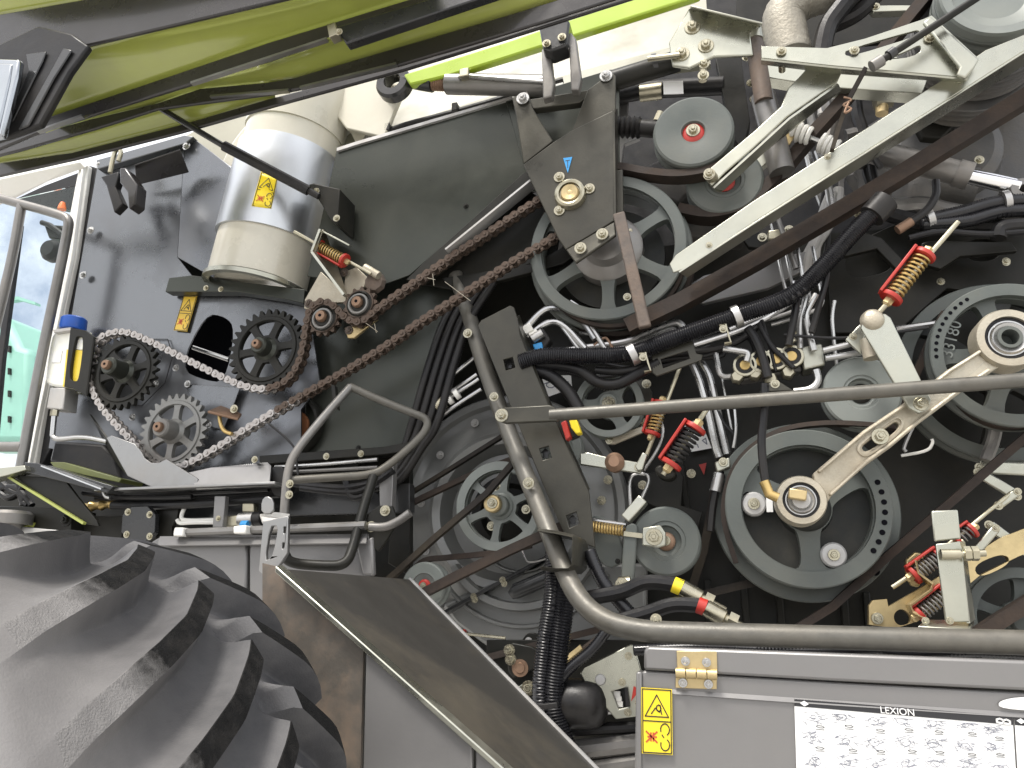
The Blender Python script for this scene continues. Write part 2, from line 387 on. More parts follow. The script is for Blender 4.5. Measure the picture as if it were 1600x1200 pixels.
def arc(u, v, r, a0, a1, n=10, ku=1.0): return [(u + ku * r * math.cos(R(a0 + (a1 - a0) * i / n)), v + r * math.sin(R(a0 + (a1 - a0) * i / n))) for i in range(n + 1)]
def warning(q, Y, label, m, par=None, tube=None):
    g = G().solid([P(*p, Y) for p in q], Vector((0, .0015, 0)))
    f = quad_uv(q, Y, .0009)
    if tube:                                     # wrapped round a tube (axis point, axis direction, radius)
        B0, ax0, r0 = tube
        def on(u, v, e):
            a = Vector(q[0]).lerp(Vector(q[1]), u); b = Vector(q[3]).lerp(Vector(q[2]), u); c = a.lerp(b, v); Y_ = -.25
            while Y_ < .3:
                p = P(c.x, c.y, Y_); d = p - B0
                if (d - ax0 * d.dot(ax0)).length <= r0 + e: return p
                Y_ += .0005
            return P(c.x, c.y, 0)
        n = 8; g = G()
        g.add([on(i / n, j / n, .0012) for j in range(n + 1) for i in range(n + 1)], [(j * (n + 1) + i, j * (n + 1) + i + 1, (j + 1) * (n + 1) + i + 1, (j + 1) * (n + 1) + i) for j in range(n) for i in range(n)])
        f = lambda u, v: on(u, v, .0022)
    t = O('warning_sticker', g, m, par, label)
    if tube: t.modifiers.new('thick', 'SOLIDIFY').thickness = .001
    wd = (f(0, .5) - f(1, .5)).length
    O('pictogram', strokes(f, [[(.5, .1), (.12, .43), (.88, .43), (.5, .1)], [(.04, .5), (.96, .5)], [(.32, .39), (.45, .3), (.6, .36)], [(.6, .25), (.66, .39)], arc(.56, .3, .05, 0, 360, 8, 1.5),
        arc(.76, .62, .09, -200, 60, 9, 1.6), arc(.76, .85, .09, -60, 200, 9, 1.6), [(.66, .7), (.72, .74)], [(.04, .02), (.96, .02), (.96, .98), (.04, .98), (.04, .02)]], wd * .035), 'ink', t)
    O('stop_hand', strokes(f, [[(.15, .66), (.5, .82)], [(.15, .82), (.5, .66)], [(.2, .74), (.48, .74)], [(.3, .68), (.3, .8)], [(.38, .68), (.38, .8)]], wd * .05), 'ink_red', t)
    return t
def lettering(txt, org, xd, yd, size, m, par, name='lettering'):
    cu = bpy.data.curves.new('t', 'FONT'); cu.body = txt; cu.size = 1; cu.align_x = 'CENTER'; cu.align_y = 'CENTER'; cu.extrude = .01
    ob = bpy.data.objects.new('t', cu); COL.objects.link(ob); bpy.context.view_layer.update()
    me = bpy.data.meshes.new_from_object(ob.evaluated_get(bpy.context.evaluated_depsgraph_get())); bpy.data.objects.remove(ob)
    xd = xd.normalized(); yd = yd.normalized(); nd = xd.cross(yd)
    g = G().add([org + xd * v.co.x * size + yd * v.co.y * size + nd * v.co.z * size * .1 for v in me.vertices], [tuple(p.vertices) for p in me.polygons])
    return O(name, g, m, par)
def plate(name, label, cat, pts, Y, th, m, holes=(), bl=(), br=6, bm='zinc', bev=.002, group=None):
    o = O(name, G().plate(pts, Y, th, holes), m, None, label, cat, group, bev=bev)
    bolts(o, bl, Y, br, bm); return o
# ================================================================ the setting
g = G(); g.box(Vector((0, 0, -.1)), 400, 400, .2)
O('ground', g, 'concrete', kind='structure')
g = G().plate([(560, 420), (1750, 330), (2500, 280), (2500, 1300), (560, 1230)], .34, .02)
ib = O('inner_side_wall', g, 'charcoal', None, 'dark painted side wall behind the belts and pulleys', 'panel')
for (a, b) in (((1105, 905), (1110, 985)), ((1160, 900), (1168, 990)), ((1215, 900), (1222, 990)), ((1318, 930), (1322, 985)), ((1352, 925), (1358, 985)), ((1295, 420), (1310, 520)), ((1060, 700), (1075, 800)), ((1136, 640), (1146, 800))):
    O('rib', G().bar(P(a[0], a[1], .335), P(b[0], b[1], .335), .018, .03), 'charcoal', ib, bev=.003)
plate('engine_bay_wall', 'dark rear wall of the engine bay above', 'panel', [(900, -200), (2500, -300), (2500, 470), (680, 470), (680, 300), (900, 230)], .95, .02, 'plastic_black')
plate('frame_cutout_panel', 'dark perforated frame panel beside the red spring unit', 'panel', [(1290, 400), (1420, 340), (1620, 330), (1620, 470), (1480, 450), (1400, 520), (1300, 520)], .27, .02, 'charcoal', holes=[rnd([(1318, 395), (1368, 385), (1395, 405), (1390, 425), (1325, 438)], 2), rnd([(1505, 375), (1560, 372), (1565, 405), (1510, 410)], 2)], bl=[(1572, 410), (1470, 440)], br=6)
# ================================================================ lifted hood
hood = T('engine_hood', 'lifted green side hood with dark frame above the machine', 'hood', P(430, 100, -.3))
def hb(pts, Y, th=.012, nm='frame_beam', m='hood_frame', bev=.004): return O(nm, G().plate(pts, Y, th), m, hood, bev=bev)
hb([(-80, 36), (0, 22), (140, -3), (460, -70), (470, -8), (300, 32), (137, 70), (-80, 112)], -.56, .012)
hb([(-20, 225), (56, 189), (420, 66), (680, -14), (730, -14), (510, 60), (420, 93), (147, 178), (60, 207), (-20, 240)], -.42, .012)
hb([(-20, 229), (28, 217), (140, 186), (245, 161), (312, 138), (420, 128), (460, 121), (800, 21), (900, -10), (985, -10), (800, 49), (625, 101), (460, 140), (420, 147), (245, 170), (150, 200), (28, 235), (-20, 247)], -.3)
hb([(-20, 257), (112, 238), (276, 196), (420, 154), (625, 101), (800, 49), (985, -10), (1010, -10), (800, 57), (628, 110), (425, 166), (280, 207), (115, 249), (-20, 279)], -.22)
def skin(a, Ya, b, Yb, m='hood_green', nm='skin'):
    "curved sheet from row a at depth Ya to row b at depth Yb"
    n = 24; g = G(); rows = []
    def at(l, t):
        L = [0]
        for p, q in zip(l[:-1], l[1:]): L.append(L[-1] + math.hypot(q[0] - p[0], q[1] - p[1]))
        s = t * L[-1]
        for i in range(len(l) - 1):
            if L[i + 1] >= s - 1e-6:
                k = (s - L[i]) / max(1e-6, L[i + 1] - L[i]); return (l[i][0] + (l[i + 1][0] - l[i][0]) * k, l[i][1] + (l[i + 1][1] - l[i][1]) * k)
    for j in range(9):
        v = j / 8; row = []
        for i in range(n + 1):
            p, q = P(*at(a, i / n), Ya), P(*at(b, i / n), Yb); w = p.lerp(q, v); w.z += .03 * math.sin(math.pi * v); row.append(w)
        rows.append(row)
    vv = [p for r in rows for p in r]; f = [(j * (n + 1) + i, j * (n + 1) + i + 1, (j + 1) * (n + 1) + i + 1, (j + 1) * (n + 1) + i) for j in range(8) for i in range(n)]
    o = O(nm, g.add(vv, f), m, hood); so = o.modifiers.new('thick', 'SOLIDIFY'); so.thickness = .006; return o
skin([(137, 69), (300, 30), (480, -12), (660, -60)], -.55, [(56, 192), (260, 122), (420, 68), (680, -14)], -.40)
skin([(70, 205), (147, 176), (420, 91), (520, 56), (730, -14)], -.42, [(90, 201), (245, 163), (312, 140), (460, 124), (900, -8)], -.28)
skin([(-20, 245), (150, 198), (245, 168), (420, 146)], -.29, [(-20, 262), (112, 240), (276, 198), (430, 155)], -.20)
skin([(-80, -60), (0, -40), (140, -60), (460, -130)], -.66, [(-80, 40), (0, 24), (140, 0), (460, -66)], -.54)
o = O('corner_trim', G().plate([(-60, 96), (60, 40), (112, 52), (138, 71), (108, 112), (62, 195), (10, 214), (-60, 235)], -.60, .02), 'plastic_black', hood, bev=.006)
O('corner_fold', G().plate([(99, 74), (112, 78), (84, 122), (44, 196), (28, 202), (70, 126)], -.608, .006), 'charcoal_gloss', hood, bev=.003)
O('corner_fold', G().plate([(40, 84), (72, 80), (66, 96), (20, 188), (8, 196), (44, 110)], -.607, .005), 'charcoal_gloss', hood, bev=.003)
for a_, b_, Y_ in (((300, 131), (512, 62), -.424), ((470, 138), (620, 101), -.304), ((330, 152), (452, 142), -.303), ((60, 206), (130, 182), -.424)): O('beam_highlight', G().bar(P(*a_, Y_), P(*b_, Y_), .007, .014), 'bare_steel', hood)  # pale strips painted as bright reflecting edges along the beams
O('side_channel', G().plate([(524, 42), (730, -20), (800, -20), (540, 68)], -.45, .03), 'charcoal_gloss', hood, bev=.004)
O('latch', G().plate([(510, 38), (523, 34), (528, 52), (514, 58)], -.47, .03), 'zinc', hood, bev=.002)
bolt(hood, 530, 50, -.47, 5)
# lamp at the corner of the hood
wl = O('work_lamp', G().plate([(-60, 88), (30, 92), (26, 120), (3, 212), (-60, 225)], -.64, .02), 'lamp_glass', None, 'chrome-rimmed lamp at the outer corner of the green hood', 'lamp', bev=.006)
O('lens', G().plate([(-60, 96), (18, 99), (14, 125), (-4, 205), (-60, 216)], -.644, .01), 'lamp_glass', wl, bev=.004)
# lime strip and cream tank behind
plate('lime_strip', 'bright lime strip between hood and cream tank', 'panel', [(630, 116), (800, 62), (1000, -8), (1095, -8), (780, 93), (700, 118), (640, 132)], -.02, .03, 'lime', bev=.006)
tank = T('grain_tank', 'cream painted tank wall under the green hood', 'tank', P(700, 150, .3))
O('wall', G().sheet([(250, 235, .22), (420, 140, .30), (620, 90, .34), (1100, -50, .34), (1110, 100, .18), (960, 118, .16), (800, 160, .16), (590, 225, .16), (380, 320, .14), (320, 300, .14)], .02), 'cream_wall', tank)
O('fold', G().sheet([(640, 190, .155), (800, 138, .155), (1060, 70, .155), (1060, 95, .12), (800, 158, .12), (600, 222, .12)], .012), 'cream_wall', tank, bev=.003)
O('clevis_plate', G().plate([(505, 130), (560, 118), (592, 108), (600, 128), (630, 142), (622, 160), (600, 214), (540, 200), (510, 160)], .08, .02, [rnd([(508, 142), (525, 135), (535, 148), (520, 158)], 1)]), 'cream', tank, bev=.004)
bolt(tank, 618, 146, .078, 14)
g = G(); c = P(465, 268, .14); r = S(465, 268, .14) * 128
O('auger_flange', g.lathe(c, [(r * .7, 0), (r * .97, 0), (r, .006), (r, .02), (r * .7, .02), (r * .7, 0)], 64), 'cream', tank, ang=25)
bolts(tank, [(388, 172), (444, 155), (496, 168), (545, 192), (420, 160), (575, 216)], .138, 6, 'steel')
cb = pipe('cable', 'black cable tied along the edge of the cream tank', 'cable', [(590, 215), (620, 198), (700, 178), (790, 152), (880, 125)], 4, 'hose', .10)
for p in ((607, 201), (712, 170)): O('cable_tie', G().box(P(*p, .095), .02, .03, .03), 'plastic_black', cb, bev=.002)
plate('tank_edge_rail', 'pale folded rail above the dark sloping panel', 'rail', [(600, 213), (800, 150), (880, 128), (880, 133), (800, 157), (598, 222)], .08, .03, 'white_paint')
# ================================================================ cab at the side
cab = T('cab', 'white cab corner with glass door and pillar', 'cab', P(60, 740, .2))
O('roof', G().sheet([(-60, 292, .1), (126, 252, .1), (134, 262, .1), (75, 284, .14), (20, 312, .2), (-60, 345, .2)], .03), 'white_paint', cab, bev=.004)
O('visor', G().plate([(14, 316), (70, 290), (128, 268), (118, 330), (70, 322), (30, 318)], .5, .03), 'plastic_black', cab)
O('pillar', G().plate([(124, 254), (138, 258), (118, 400), (68, 640), (52, 735), (22, 735), (40, 690), (92, 420)], .12, .06), 'white_paint', cab, bev=.006)
O('pillar_trim', G().plate([(128, 254), (131, 254), (112, 400), (62, 640), (44, 735), (40, 735), (58, 640), (108, 400)], .105, .016), 'white_paint', cab, bev=.002)
O('gap_strip', G().plate([(138, 258), (152, 262), (140, 330), (86, 690), (60, 735), (52, 735), (68, 640), (118, 400)], .14, .05), 'plastic_black', cab, bev=.004)  # black strip put in for the shaded gap beside the pillar
O('window_pane', G().plate([(-60, 330), (118, 290), (100, 400), (40, 690), (-60, 700)], .3, .006), 'glass', cab)
O('door_frame', G().plate([(24, 350), (32, 350), (4, 560), (-8, 690), (-18, 690), (-6, 560)], .28, .02), 'plastic_black', cab, bev=.003)
hr = T('cab_handrail', 'grey tubular grab rail in front of the cab glass', 'handrail', P(35, 700, -.02))
for pts in ([(-30, 302), (0, 310), (100, 337), (108, 345), (106, 360), (92, 430), (60, 580), (30, 745)], [(34, 320), (20, 400), (-2, 490), (-20, 560)], [(-30, 698), (36, 698)]):
    O('tube', G().tube(chaikin(PP(pts, -.02), 2), S(50, 500, 0) * 6.2, 12), 'tube_steel', hr)
mr = T('cab_mirror', 'small dark mirror on an arm seen through the cab glass', 'mirror', P(88, 360, .45))
O('arm', G().tube(PP([(66, 348), (78, 352), (110, 375)], .45), .012), 'plastic_black', mr)
O('mirror_head', G().lathe(P(82, 392, .45), [(0, -.03), (.035, -.03), (.05, -.01), (.05, .02), (0, .03)], 20), 'plastic_black', mr)
O('housing', G().plate([(68, 350), (98, 352), (104, 375), (76, 372)], .46, .05), 'charcoal', mr, bev=.006)
b_ = O('beacon', G().lathe(P(97, 326, .47), [(0, -.03), (.010, -.03), (.016, -.01), (.018, .006), (0, .006)], 20, Vector((0, 0, -1))), 'orange', None, 'orange beacon behind the cab roof edge', 'lamp')
mg = T('green_machine', 'pale green machine standing beyond the cab glass', 'machine', P(0, 700, 2.4))
O('side_shell', G().plate([(-80, 500), (8, 492), (30, 540), (46, 545), (42, 692), (-80, 692)], 2.4, .5), 'mint', mg, bev=.05)
for yy in (540, 575, 610, 650): O('clip', G().plate([(12, yy), (15, yy), (15, yy + 10), (12, yy + 10)], 2.38, .03), 'charcoal', mg)
O('handle', G().plate([(15, 465), (28, 463), (55, 472), (55, 476), (28, 468), (15, 470)], 2.3, .05), 'mint', mg)
# ================================================================ left housing
h = T('elevator_housing', 'grey sheet-metal housing carrying the chain sprockets', 'housing', P(250, 700, .1))
WIN = rnd([(320, 490), (352, 494), (368, 514), (352, 598), (318, 594), (279, 576)], 2)
O('face_plate', G().plate([(152, 262), (288, 222), (277, 402), (304, 436), (480, 466), (500, 600), (470, 640), (470, 715), (300, 745), (190, 720), (76, 700)], .10, .006, [WIN]), 'plate_grey', h)
O('facet', G().sheet([(288, 222, .10), (300, 214, .095), (376, 272, .03), (333, 434, .03), (277, 402, .10)], .005), 'plate_grey', h, bev=.002)
O('flange', G().plate([(150, 250), (288, 211), (302, 213), (290, 224), (152, 264)], .07, .03), 'plate_grey', h, bev=.003)
O('recess', G().plate([(240, 470), (400, 470), (400, 620), (240, 620)], .30, .01), 'hole_shade', h)  # near-black sheet puts the shade inside the window opening into colour
O('back_sheet', G().plate([(200, 330), (345, 330), (345, 470), (200, 470)], .2, .006), 'plate_dark', h)
O('cross_rod', G().tube(PP([(302, 543), (358, 562)], .16), .008), 'steel', h)
O('side_panel', G().sheet([(312, 452, .098), (404, 462, .06), (388, 650, .06), (300, 628, .098)], .004), 'plate_dark', h, bev=.002) if 0 else None
O('lower_facet', G().sheet([(288, 600, .085), (376, 605, .075), (348, 672, .075), (316, 664, .085)], .004), 'plate_grey', h, bev=.002)
bolts(h, [(293, 600), (243, 600), (275, 575), (207, 652), (326, 664), (156, 258), (291, 229), (343, 263), (142, 360), (130, 430), (292, 228)], .08, 5, 'steel')
O('gasket_line', G().tube(PP([(240, 530), (262, 530), (270, 555), (258, 598), (222, 634), (195, 632)], .092), .0018, 6), 'ink', h)
warning([(287, 462), (308, 463), (292, 518), (271, 516)], .09, 'faded yellow warning sticker', 'sticker_faded', h)
cl = T('hood_catch', 'dark clip bracket at the top of the grey housing', 'bracket', P(230, 300, .0))
O('bar', G().sheet([(210, 258, -.02), (281, 234, -.02), (295, 270, .06), (213, 290, .06)], .006), 'hood_frame', cl, bev=.003)
O('jaw', G().plate([(157, 276), (185, 268), (184, 280), (180, 292), (192, 318), (178, 332), (174, 318), (166, 290)], -.03, .03), 'plastic_black', cl, bev=.004)
O('jaw', G().plate([(187, 262), (196, 262), (214, 288), (211, 318), (201, 326), (199, 300), (187, 285)], -.05, .05), 'hood_frame', cl, bev=.004)
O('hook', G().tube(chaikin(PP([(172, 270), (178, 240), (184, 230), (190, 236), (185, 252)], -.01), 2), .008), 'zinc', cl)
# unloading auger tube
au = T('auger_tube', 'cream and bare metal unloading tube standing on the housing', 'tube', P(403, 445, .02))
A, B = P(464, 206, .11), P(404, 446, .11); r = S(430, 330, .03) * 71; ax = (A - B).normalized()
O('lower_tube', G().lathe(B, [(0, 0), (r * .97, 0), (r * .97, (A - B).length), (0, (A - B).length)], 48, ax), 'cream', au)
L = (A - B).length
O('sleeve', G().lathe(B + ax * L * .26, [(r * .975, 0), (r * 1.03, 0), (r * 1.03, L * .56), (r * .975, L * .56), (r * .975, 0)], 64, ax), 'galvanised', au)
el = chaikin([A - ax * .03, A + ax * .10, A + ax * .17 + Vector((.05, .12, 0)), A + ax * .17 + Vector((.06, .3, 0))], 3)
O('elbow', G().tube(el, [r * 1.0] * len(el), 40), 'cream', au)
O('seat_ring', G().lathe(B, [(r * .9, -.02), (r * 1.035, -.02), (r * 1.035, -.006), (r * .9, -.006), (r * .9, -.02)], 48, ax), 'zinc_plate', au)
O('seam', G().tube(PP([(462, 168), (460, 205)], -.06), .002, 6), 'white_paint', au) if 0 else None
for (x, y) in ((378, 295), (358, 356), (403, 233)): bolt(au, x, y, .07, 6, 'zinc')
bp = plate('tube_base_plate', 'dark base plate under the cream unloading tube', 'plate', [(264, 434), (300, 430), (375, 440), (476, 452), (474, 474), (440, 466), (372, 456), (258, 456)], .05, .04, 'plate_dark', bl=[(322, 450), (345, 452)], br=4)
warning([(408, 268), (434, 278), (424, 326), (393, 322)], -.042, 'yellow warning sticker', 'sticker_yellow', au, (B, ax, r * 1.03))
# gas strut
gs = T('gas_strut', 'black gas strut from the hood to the dark panel', 'strut', P(492, 302, -.06))
O('rod', G().tube(PP([(238, 162, -.27), (356, 232, -.18)]), S(300, 200, -.2) * 4), 'charcoal_gloss', gs)
O('cylinder', G().tube(PP([(350, 228, -.185), (482, 298, -.085)]), S(420, 260, -.1) * 7), 'plastic_black', gs)
O('end', G().tube(PP([(480, 297, -.086), (498, 307, -.075)]), S(480, 298, -.05) * 4.5), 'plastic_black', gs)
sbk = O('strut_bracket', G().plate([(482, 288), (490, 286), (531, 295), (527, 350), (518, 345), (495, 308)], -.06, .11), 'charcoal', None, 'dark angled bracket holding the lower end of the gas strut', 'bracket', bev=.003)
bolts(sbk, [(494, 299), (526, 341)], -.065, 5)
# sloping dark duct panels
dp = plate('duct_side_panel', 'large dark sloping sheet right of the bare metal tube', 'panel', [(526, 234), (560, 222), (800, 153), (818, 180), (834, 262), (640, 430), (600, 445), (480, 432), (482, 420), (500, 350)], .06, .006, 'plate_dark', bl=[(728, 322)], br=4, bm='charcoal')
O('top_edge', G().plate([(526, 231), (560, 220), (800, 150), (800, 154), (560, 225), (526, 236)], .05, .01), 'steel_dull', dp)
plate('duct_lower_panel', 'dark panel below the lower chain run', 'panel', [(470, 430), (640, 430), (720, 440), (735, 470), (690, 560), (640, 690), (560, 712), (470, 712), (480, 600)], .15, .01, 'plate_dark', bl=[(520, 590), (560, 700), (510, 708), (404, 690)], br=4, bm='charcoal')
plate('bracket_back_sheet', 'dark sheet seen through the triangular opening of the bearing bracket', 'panel', [(790, 158), (955, 108), (968, 120), (968, 290), (830, 300)], .055, .006, 'plate_dark')
plate('chain_trough', 'dark folded trough along the upper chain run', 'trough', [(634, 437), (660, 412), (818, 270), (832, 262), (838, 280), (700, 405), (650, 440)], .03, .05, 'charcoal')
O('trough_lip', G().bar(P(700, 395, .0), P(835, 285, .0), .006, .05), 'steel_dull', None, 'thin pale lip on the dark chain trough', 'lip')
plate('trough_sheet', 'dark sheet between the two chain runs', 'panel', [(640, 440), (830, 300), (880, 330), (870, 395), (720, 455)], .1, .01, 'charcoal')
plate('support_strut', 'dark flat arm from the post to the big twin pulley', 'arm', [(690, 434), (760, 424), (830, 412), (868, 392), (905, 372), (910, 392), (880, 412), (730, 452), (700, 446)], .075, .02, 'charcoal')
# hydraulic cylinder to the hood
hc = T('hydraulic_cylinder', 'grey hydraulic cylinder with ball eye under the hood', 'cylinder', P(612, 125, .0))
O('eye', G().lathe(P(612, 125, -.01), [(S(612, 125, 0) * 12, 0), (S(612, 125, 0) * 22, 0), (S(612, 125, 0) * 25, .01), (S(612, 125, 0) * 25, .04), (S(612, 125, 0) * 12, .05), (S(612, 125, 0) * 12, 0)], 32), 'charcoal_gloss', hc)
O('neck', G().tube(PP([(630, 126), (655, 129), (676, 131)], .01), [.02, .025, .028], 14), 'charcoal_gloss', hc)
O('thread', G().tube(resample(PP([(674, 131), (698, 132)], .01), .004), [.019 if i % 2 else .023 for i in range(len(resample(PP([(674, 131), (698, 132)], .01), .004)))], 14), 'copper', hc)
O('barrel', G().tube(PP([(697, 131), (699, 131), (852, 134)], .01), [.026, .034, .034], 24), 'tube_steel', hc)
O('port_pipe', G().tube(chaikin(PP([(716, 122), (722, 118), (735, 119), (850, 128)], -.03), 2), .008), 'steel', hc)
O('fitting', G().box(P(727, 117, -.03), .03, .03, .03), 'zinc', hc, bev=.003)
yk = T('hinge_yoke', 'dark hinge block with two grey legs below the hood', 'hinge', P(875, 150, -.05))
O('block', G().plate([(842, 42), (884, 24), (890, 34), (886, 70), (860, 80), (848, 76)], -.16, .06), 'charcoal_gloss', yk, bev=.006)
O('leg', G().plate([(846, 76), (860, 78), (866, 130), (862, 150), (848, 154)], -.12, .03), 'tube_steel', yk, bev=.004)
O('leg', G().plate([(880, 58), (892, 50), (900, 60), (908, 120), (904, 140), (892, 140), (889, 75)], -.14, .03), 'tube_steel', yk, bev=.004)
O('crossbar', G().plate([(848, 76), (888, 70), (890, 76), (850, 83)], -.14, .04), 'tube_steel', yk, bev=.003)
bolts(yk, [(854, 68), (878, 58)], -.165, 6)
# ================================================================ sprockets and chain
def sprocket(name, label, x, y, Y, rp, teeth, n, hubr, hubl, m, hm, tooth=.13, rot=0, end='copper'):
    c = P(x, y, Y); r = S(x, y, Y) * rp; t = T(name, label, 'sprocket', c)
    O('wheel', web(c, r, n, r * .34, r * .70, r * .085, .016, 0, rot, teeth, tooth), m, t, bev=.0015)
    O('face_ring', G().lathe(c, [(r * .70, 0), (r * .72, -.004), (r * .80, -.004), (r * .82, 0), (r * .82, .008), (r * .7, .008), (r * .7, 0)], 48), m, t)
    O('hub', G().lathe(c, [(0, -hubl), (r * hubr * .8, -hubl), (r * hubr * .92, -hubl + .006), (r * hubr, -.01), (r * hubr * 1.3, 0), (r * hubr * 1.3, .03), (0, .03)], 32), hm, t, ang=25)
    O('shaft_end', G().lathe(c, [(0, -hubl - .014), (r * hubr * .42, -hubl - .014), (r * hubr * .5, -hubl - .008), (r * hubr * .5, -hubl), (0, -hubl)], 20), end, t)
    O('shaft_hole', G().lathe(c, [(0, -hubl - .0148), (r * hubr * .14, -hubl - .0148), (r * hubr * .14, -hubl - .012), (0, -hubl - .012)], 10), 'hole_shade', t)  # near-black disc painted as the dark of the shaft hole
    return t
CY = .0
s1 = sprocket('sprocket', 'dark spoked sprocket with long hub where the chain turns below the bottle side', 193, 580, CY, 54, 28, 6, .24, .07, 'charcoal', 'plate_dark', rot=.2)
s2 = sprocket('sprocket', 'pale worn spoked sprocket above the silver chain guard', 270, 674, CY, 55, 28, 6, .26, .06, 'sprocket_grey', 'sprocket_grey', rot=.45)
s3 = sprocket('sprocket', 'dirty dark spoked sprocket under the cream tube', 415, 545, CY, 60, 30, 6, .22, .045, 'charcoal', 'plate_dark', rot=.1)
t1 = sprocket('tension_sprocket', 'small rusty sprocket below the tension bracket, nearer the dirty dark sprocket', 506, 497, CY, 27, 13, 3, .62, .012, 'chain_rust', 'charcoal', .2, end='copper')
t2 = sprocket('tension_sprocket', 'small rusty sprocket above the chain, bolted to the tension bracket', 562, 475, CY, 27, 13, 3, .62, .012, 'chain_rust', 'charcoal', .2, end='copper')
for t, x, y, r in ((t1, 504, 498, 16), (t2, 560, 475, 16)):
    c = P(x, y, CY - .014); q = S(x, y, CY) * r
    O('ring', G().lathe(c, [(q * .72, 0), (q * .8, -.006), (q * .95, -.006), (q, 0), (q * .72, 0)], 28), 'sprocket_grey', t)
cp = [(205, 522), (240, 536), (300, 566), (360, 595), (390, 606), (418, 609), (448, 598), (468, 572), (477, 540), (482, 506), (490, 482), (508, 473), (526, 482), (540, 496), (556, 505), (574, 501), (595, 482), (640, 450), (700, 408), (770, 362), (834, 320), (880, 296), (905, 306), (905, 335), (868, 371),
      (800, 412), (730, 458), (660, 503), (600, 545), (540, 582), (470, 622), (400, 664), (340, 702), (300, 724), (275, 732), (248, 725), (225, 706), (205, 684), (180, 658), (157, 628), (144, 594), (144, 560), (156, 534), (178, 522)]
path = catmull(PP(cp, CY + .008), 6, True); path.append(path[0])
Lc = sum((b - a).length for a, b in zip(path[:-1], path[1:]))
PITCH = .0262; nl = round(Lc / PITCH / 2) * 2
nodes = resample(path, Lc / nl)
def link_mesh(outer, m):
    g = G(); p = Lc / nl; r = p * .45
    ys = ((-.0165, -.0130), (.0130, .0165)) if outer else ((-.0125, -.0090), (.0090, .0125))
    ol = []
    for i in range(9): a = math.pi / 2 + math.pi * i / 8; ol.append((-p / 2 + r * math.cos(a), r * math.sin(a)))
    ol.append((0, -r * .62))
    for i in range(9): a = -math.pi / 2 + math.pi * i / 8; ol.append((p / 2 + r * math.cos(a), r * math.sin(a)))
    ol.append((0, r * .62))
    for y0, y1 in ys: g.solid([Vector((x, y0, z)) for x, z in ol], Vector((0, y1 - y0, 0)))
    for s in (-1, 1):
        c = Vector((s * p / 2, 0, 0))
        if outer: g.lathe(c, [(0, -.0195), (p * .17, -.0195), (p * .19, -.0185), (p * .19, .0185), (0, .0185)], 10)
        else: g.lathe(c, [(0, -.0090), (p * .31, -.0090), (p * .31, .0090), (0, .0090)], 12)
    me = bpy.data.meshes.new('link'); me.from_pydata(g.v, [], g.f)
    bm = bmesh.new(); bm.from_mesh(me); bmesh.ops.recalc_face_normals(bm, faces=bm.faces); bm.to_mesh(me); bm.free()
    me.polygons.foreach_set('use_smooth', [True] * len(me.polygons)); me.set_sharp_from_angle(angle=R(35)); me.materials.append(MAT[m]); return me
LM = {(o, m): link_mesh(o, m) for o in (0, 1) for m in ('chain_steel', 'chain_rust')}
ch = T('drive_chain', 'long roller chain, bright near the bottle and rusty towards the bearing plate', 'chain', nodes[0])
xs = P(430, 640, CY).x
for i in range(nl):
    a, b = nodes[i], nodes[i + 1]; c = (a + b) / 2; d = b - a
    m = 'chain_steel' if c.x + random.uniform(-.06, .06) < xs + .02 and c.z < P(430, 612, CY).z + .9 else 'chain_rust'
    o = link('link', LM[(i % 2, m)], c, ch); o.rotation_euler = (0, -math.atan2(d.z, d.x), 0)
# chain guard
gd = plate('chain_guard', 'bare silver chain guard plate below the sprockets', 'guard', [(166, 684), (174, 680), (210, 693), (221, 706), (226, 716), (236, 723), (248, 723), (260, 717), (309, 748), (306, 763), (241, 763), (199, 744)], -.05, .006, 'bare_steel')
gd2 = O('side_flange', G().sheet([(140, 648, .05), (166, 684, -.048), (199, 744, -.048), (176, 716, .05)], .005), 'charcoal', gd)
gt = O('guard_tray', G().sheet([(294, 738, -.03), (330, 730, -.03), (418, 722, -.03), (424, 728, -.02), (421, 759, -.06), (306, 764, -.06)], .006), 'bare_steel', None, 'pale metal tray below the lower chain run', 'tray', bev=.002)
bolts(gt, [(398, 718)], -.04, 5)
O('guard_ledge', G().bar(P(160, 768, -.05), P(440, 757, -.05), .008, .07), 'bare_steel', None, 'thin metal ledge under the chain guard', 'ledge', bev=.002)
lb = T('chain_lubricator', 'brown lubricating brush with brass tube by the lower chain', 'lubricator', P(345, 660, .0))
O('holder', G().sheet([(324, 642, -.05), (345, 633, .0), (378, 646, .0), (372, 654, -.03)], .008), 'copper', lb, bev=.002)
O('tube', G().tube(chaikin(PP([(343, 645), (344, 662), (350, 674), (362, 678)], -.02), 2), .006), 'brass', lb)
bolt(lb, 366, 639, -.02, 6)
# chain tensioner
tn = T('chain_tensioner', 'dirty tension bracket with a small red spring above the chain', 'tensioner', P(520, 470, .02))
O('pivot_plate', G().plate([(501, 424), (541, 460), (540, 472), (510, 474), (488, 486), (475, 482), (476, 468)], .03, .012), 'cast_beige', tn, bev=.002)
O('swing_plate', G().plate([(540, 424), (557, 417), (574, 433), (567, 455), (545, 470), (536, 460)], .035, .012), 'cast_beige', tn, bev=.002)
O('foot_plate', G().plate([(538, 512), (572, 506), (590, 498), (553, 528), (543, 528)], .03, .012), 'zinc_yellow', tn, bev=.002)
O('side_strip', G().sheet([(503, 359, -.06), (505, 359, .02), (491, 394, .02), (540, 460, .02), (538, 462, -.06), (489, 396, -.06)], .005), 'cast_beige', tn)
O('edge_strip', G().bar(P(502, 360, -.06), P(489, 395, -.06), .008, .02), 'zinc_plate', tn); O('edge_strip', G().bar(P(489, 395, -.06), P(539, 462, -.06), .008, .02), 'zinc_plate', tn)
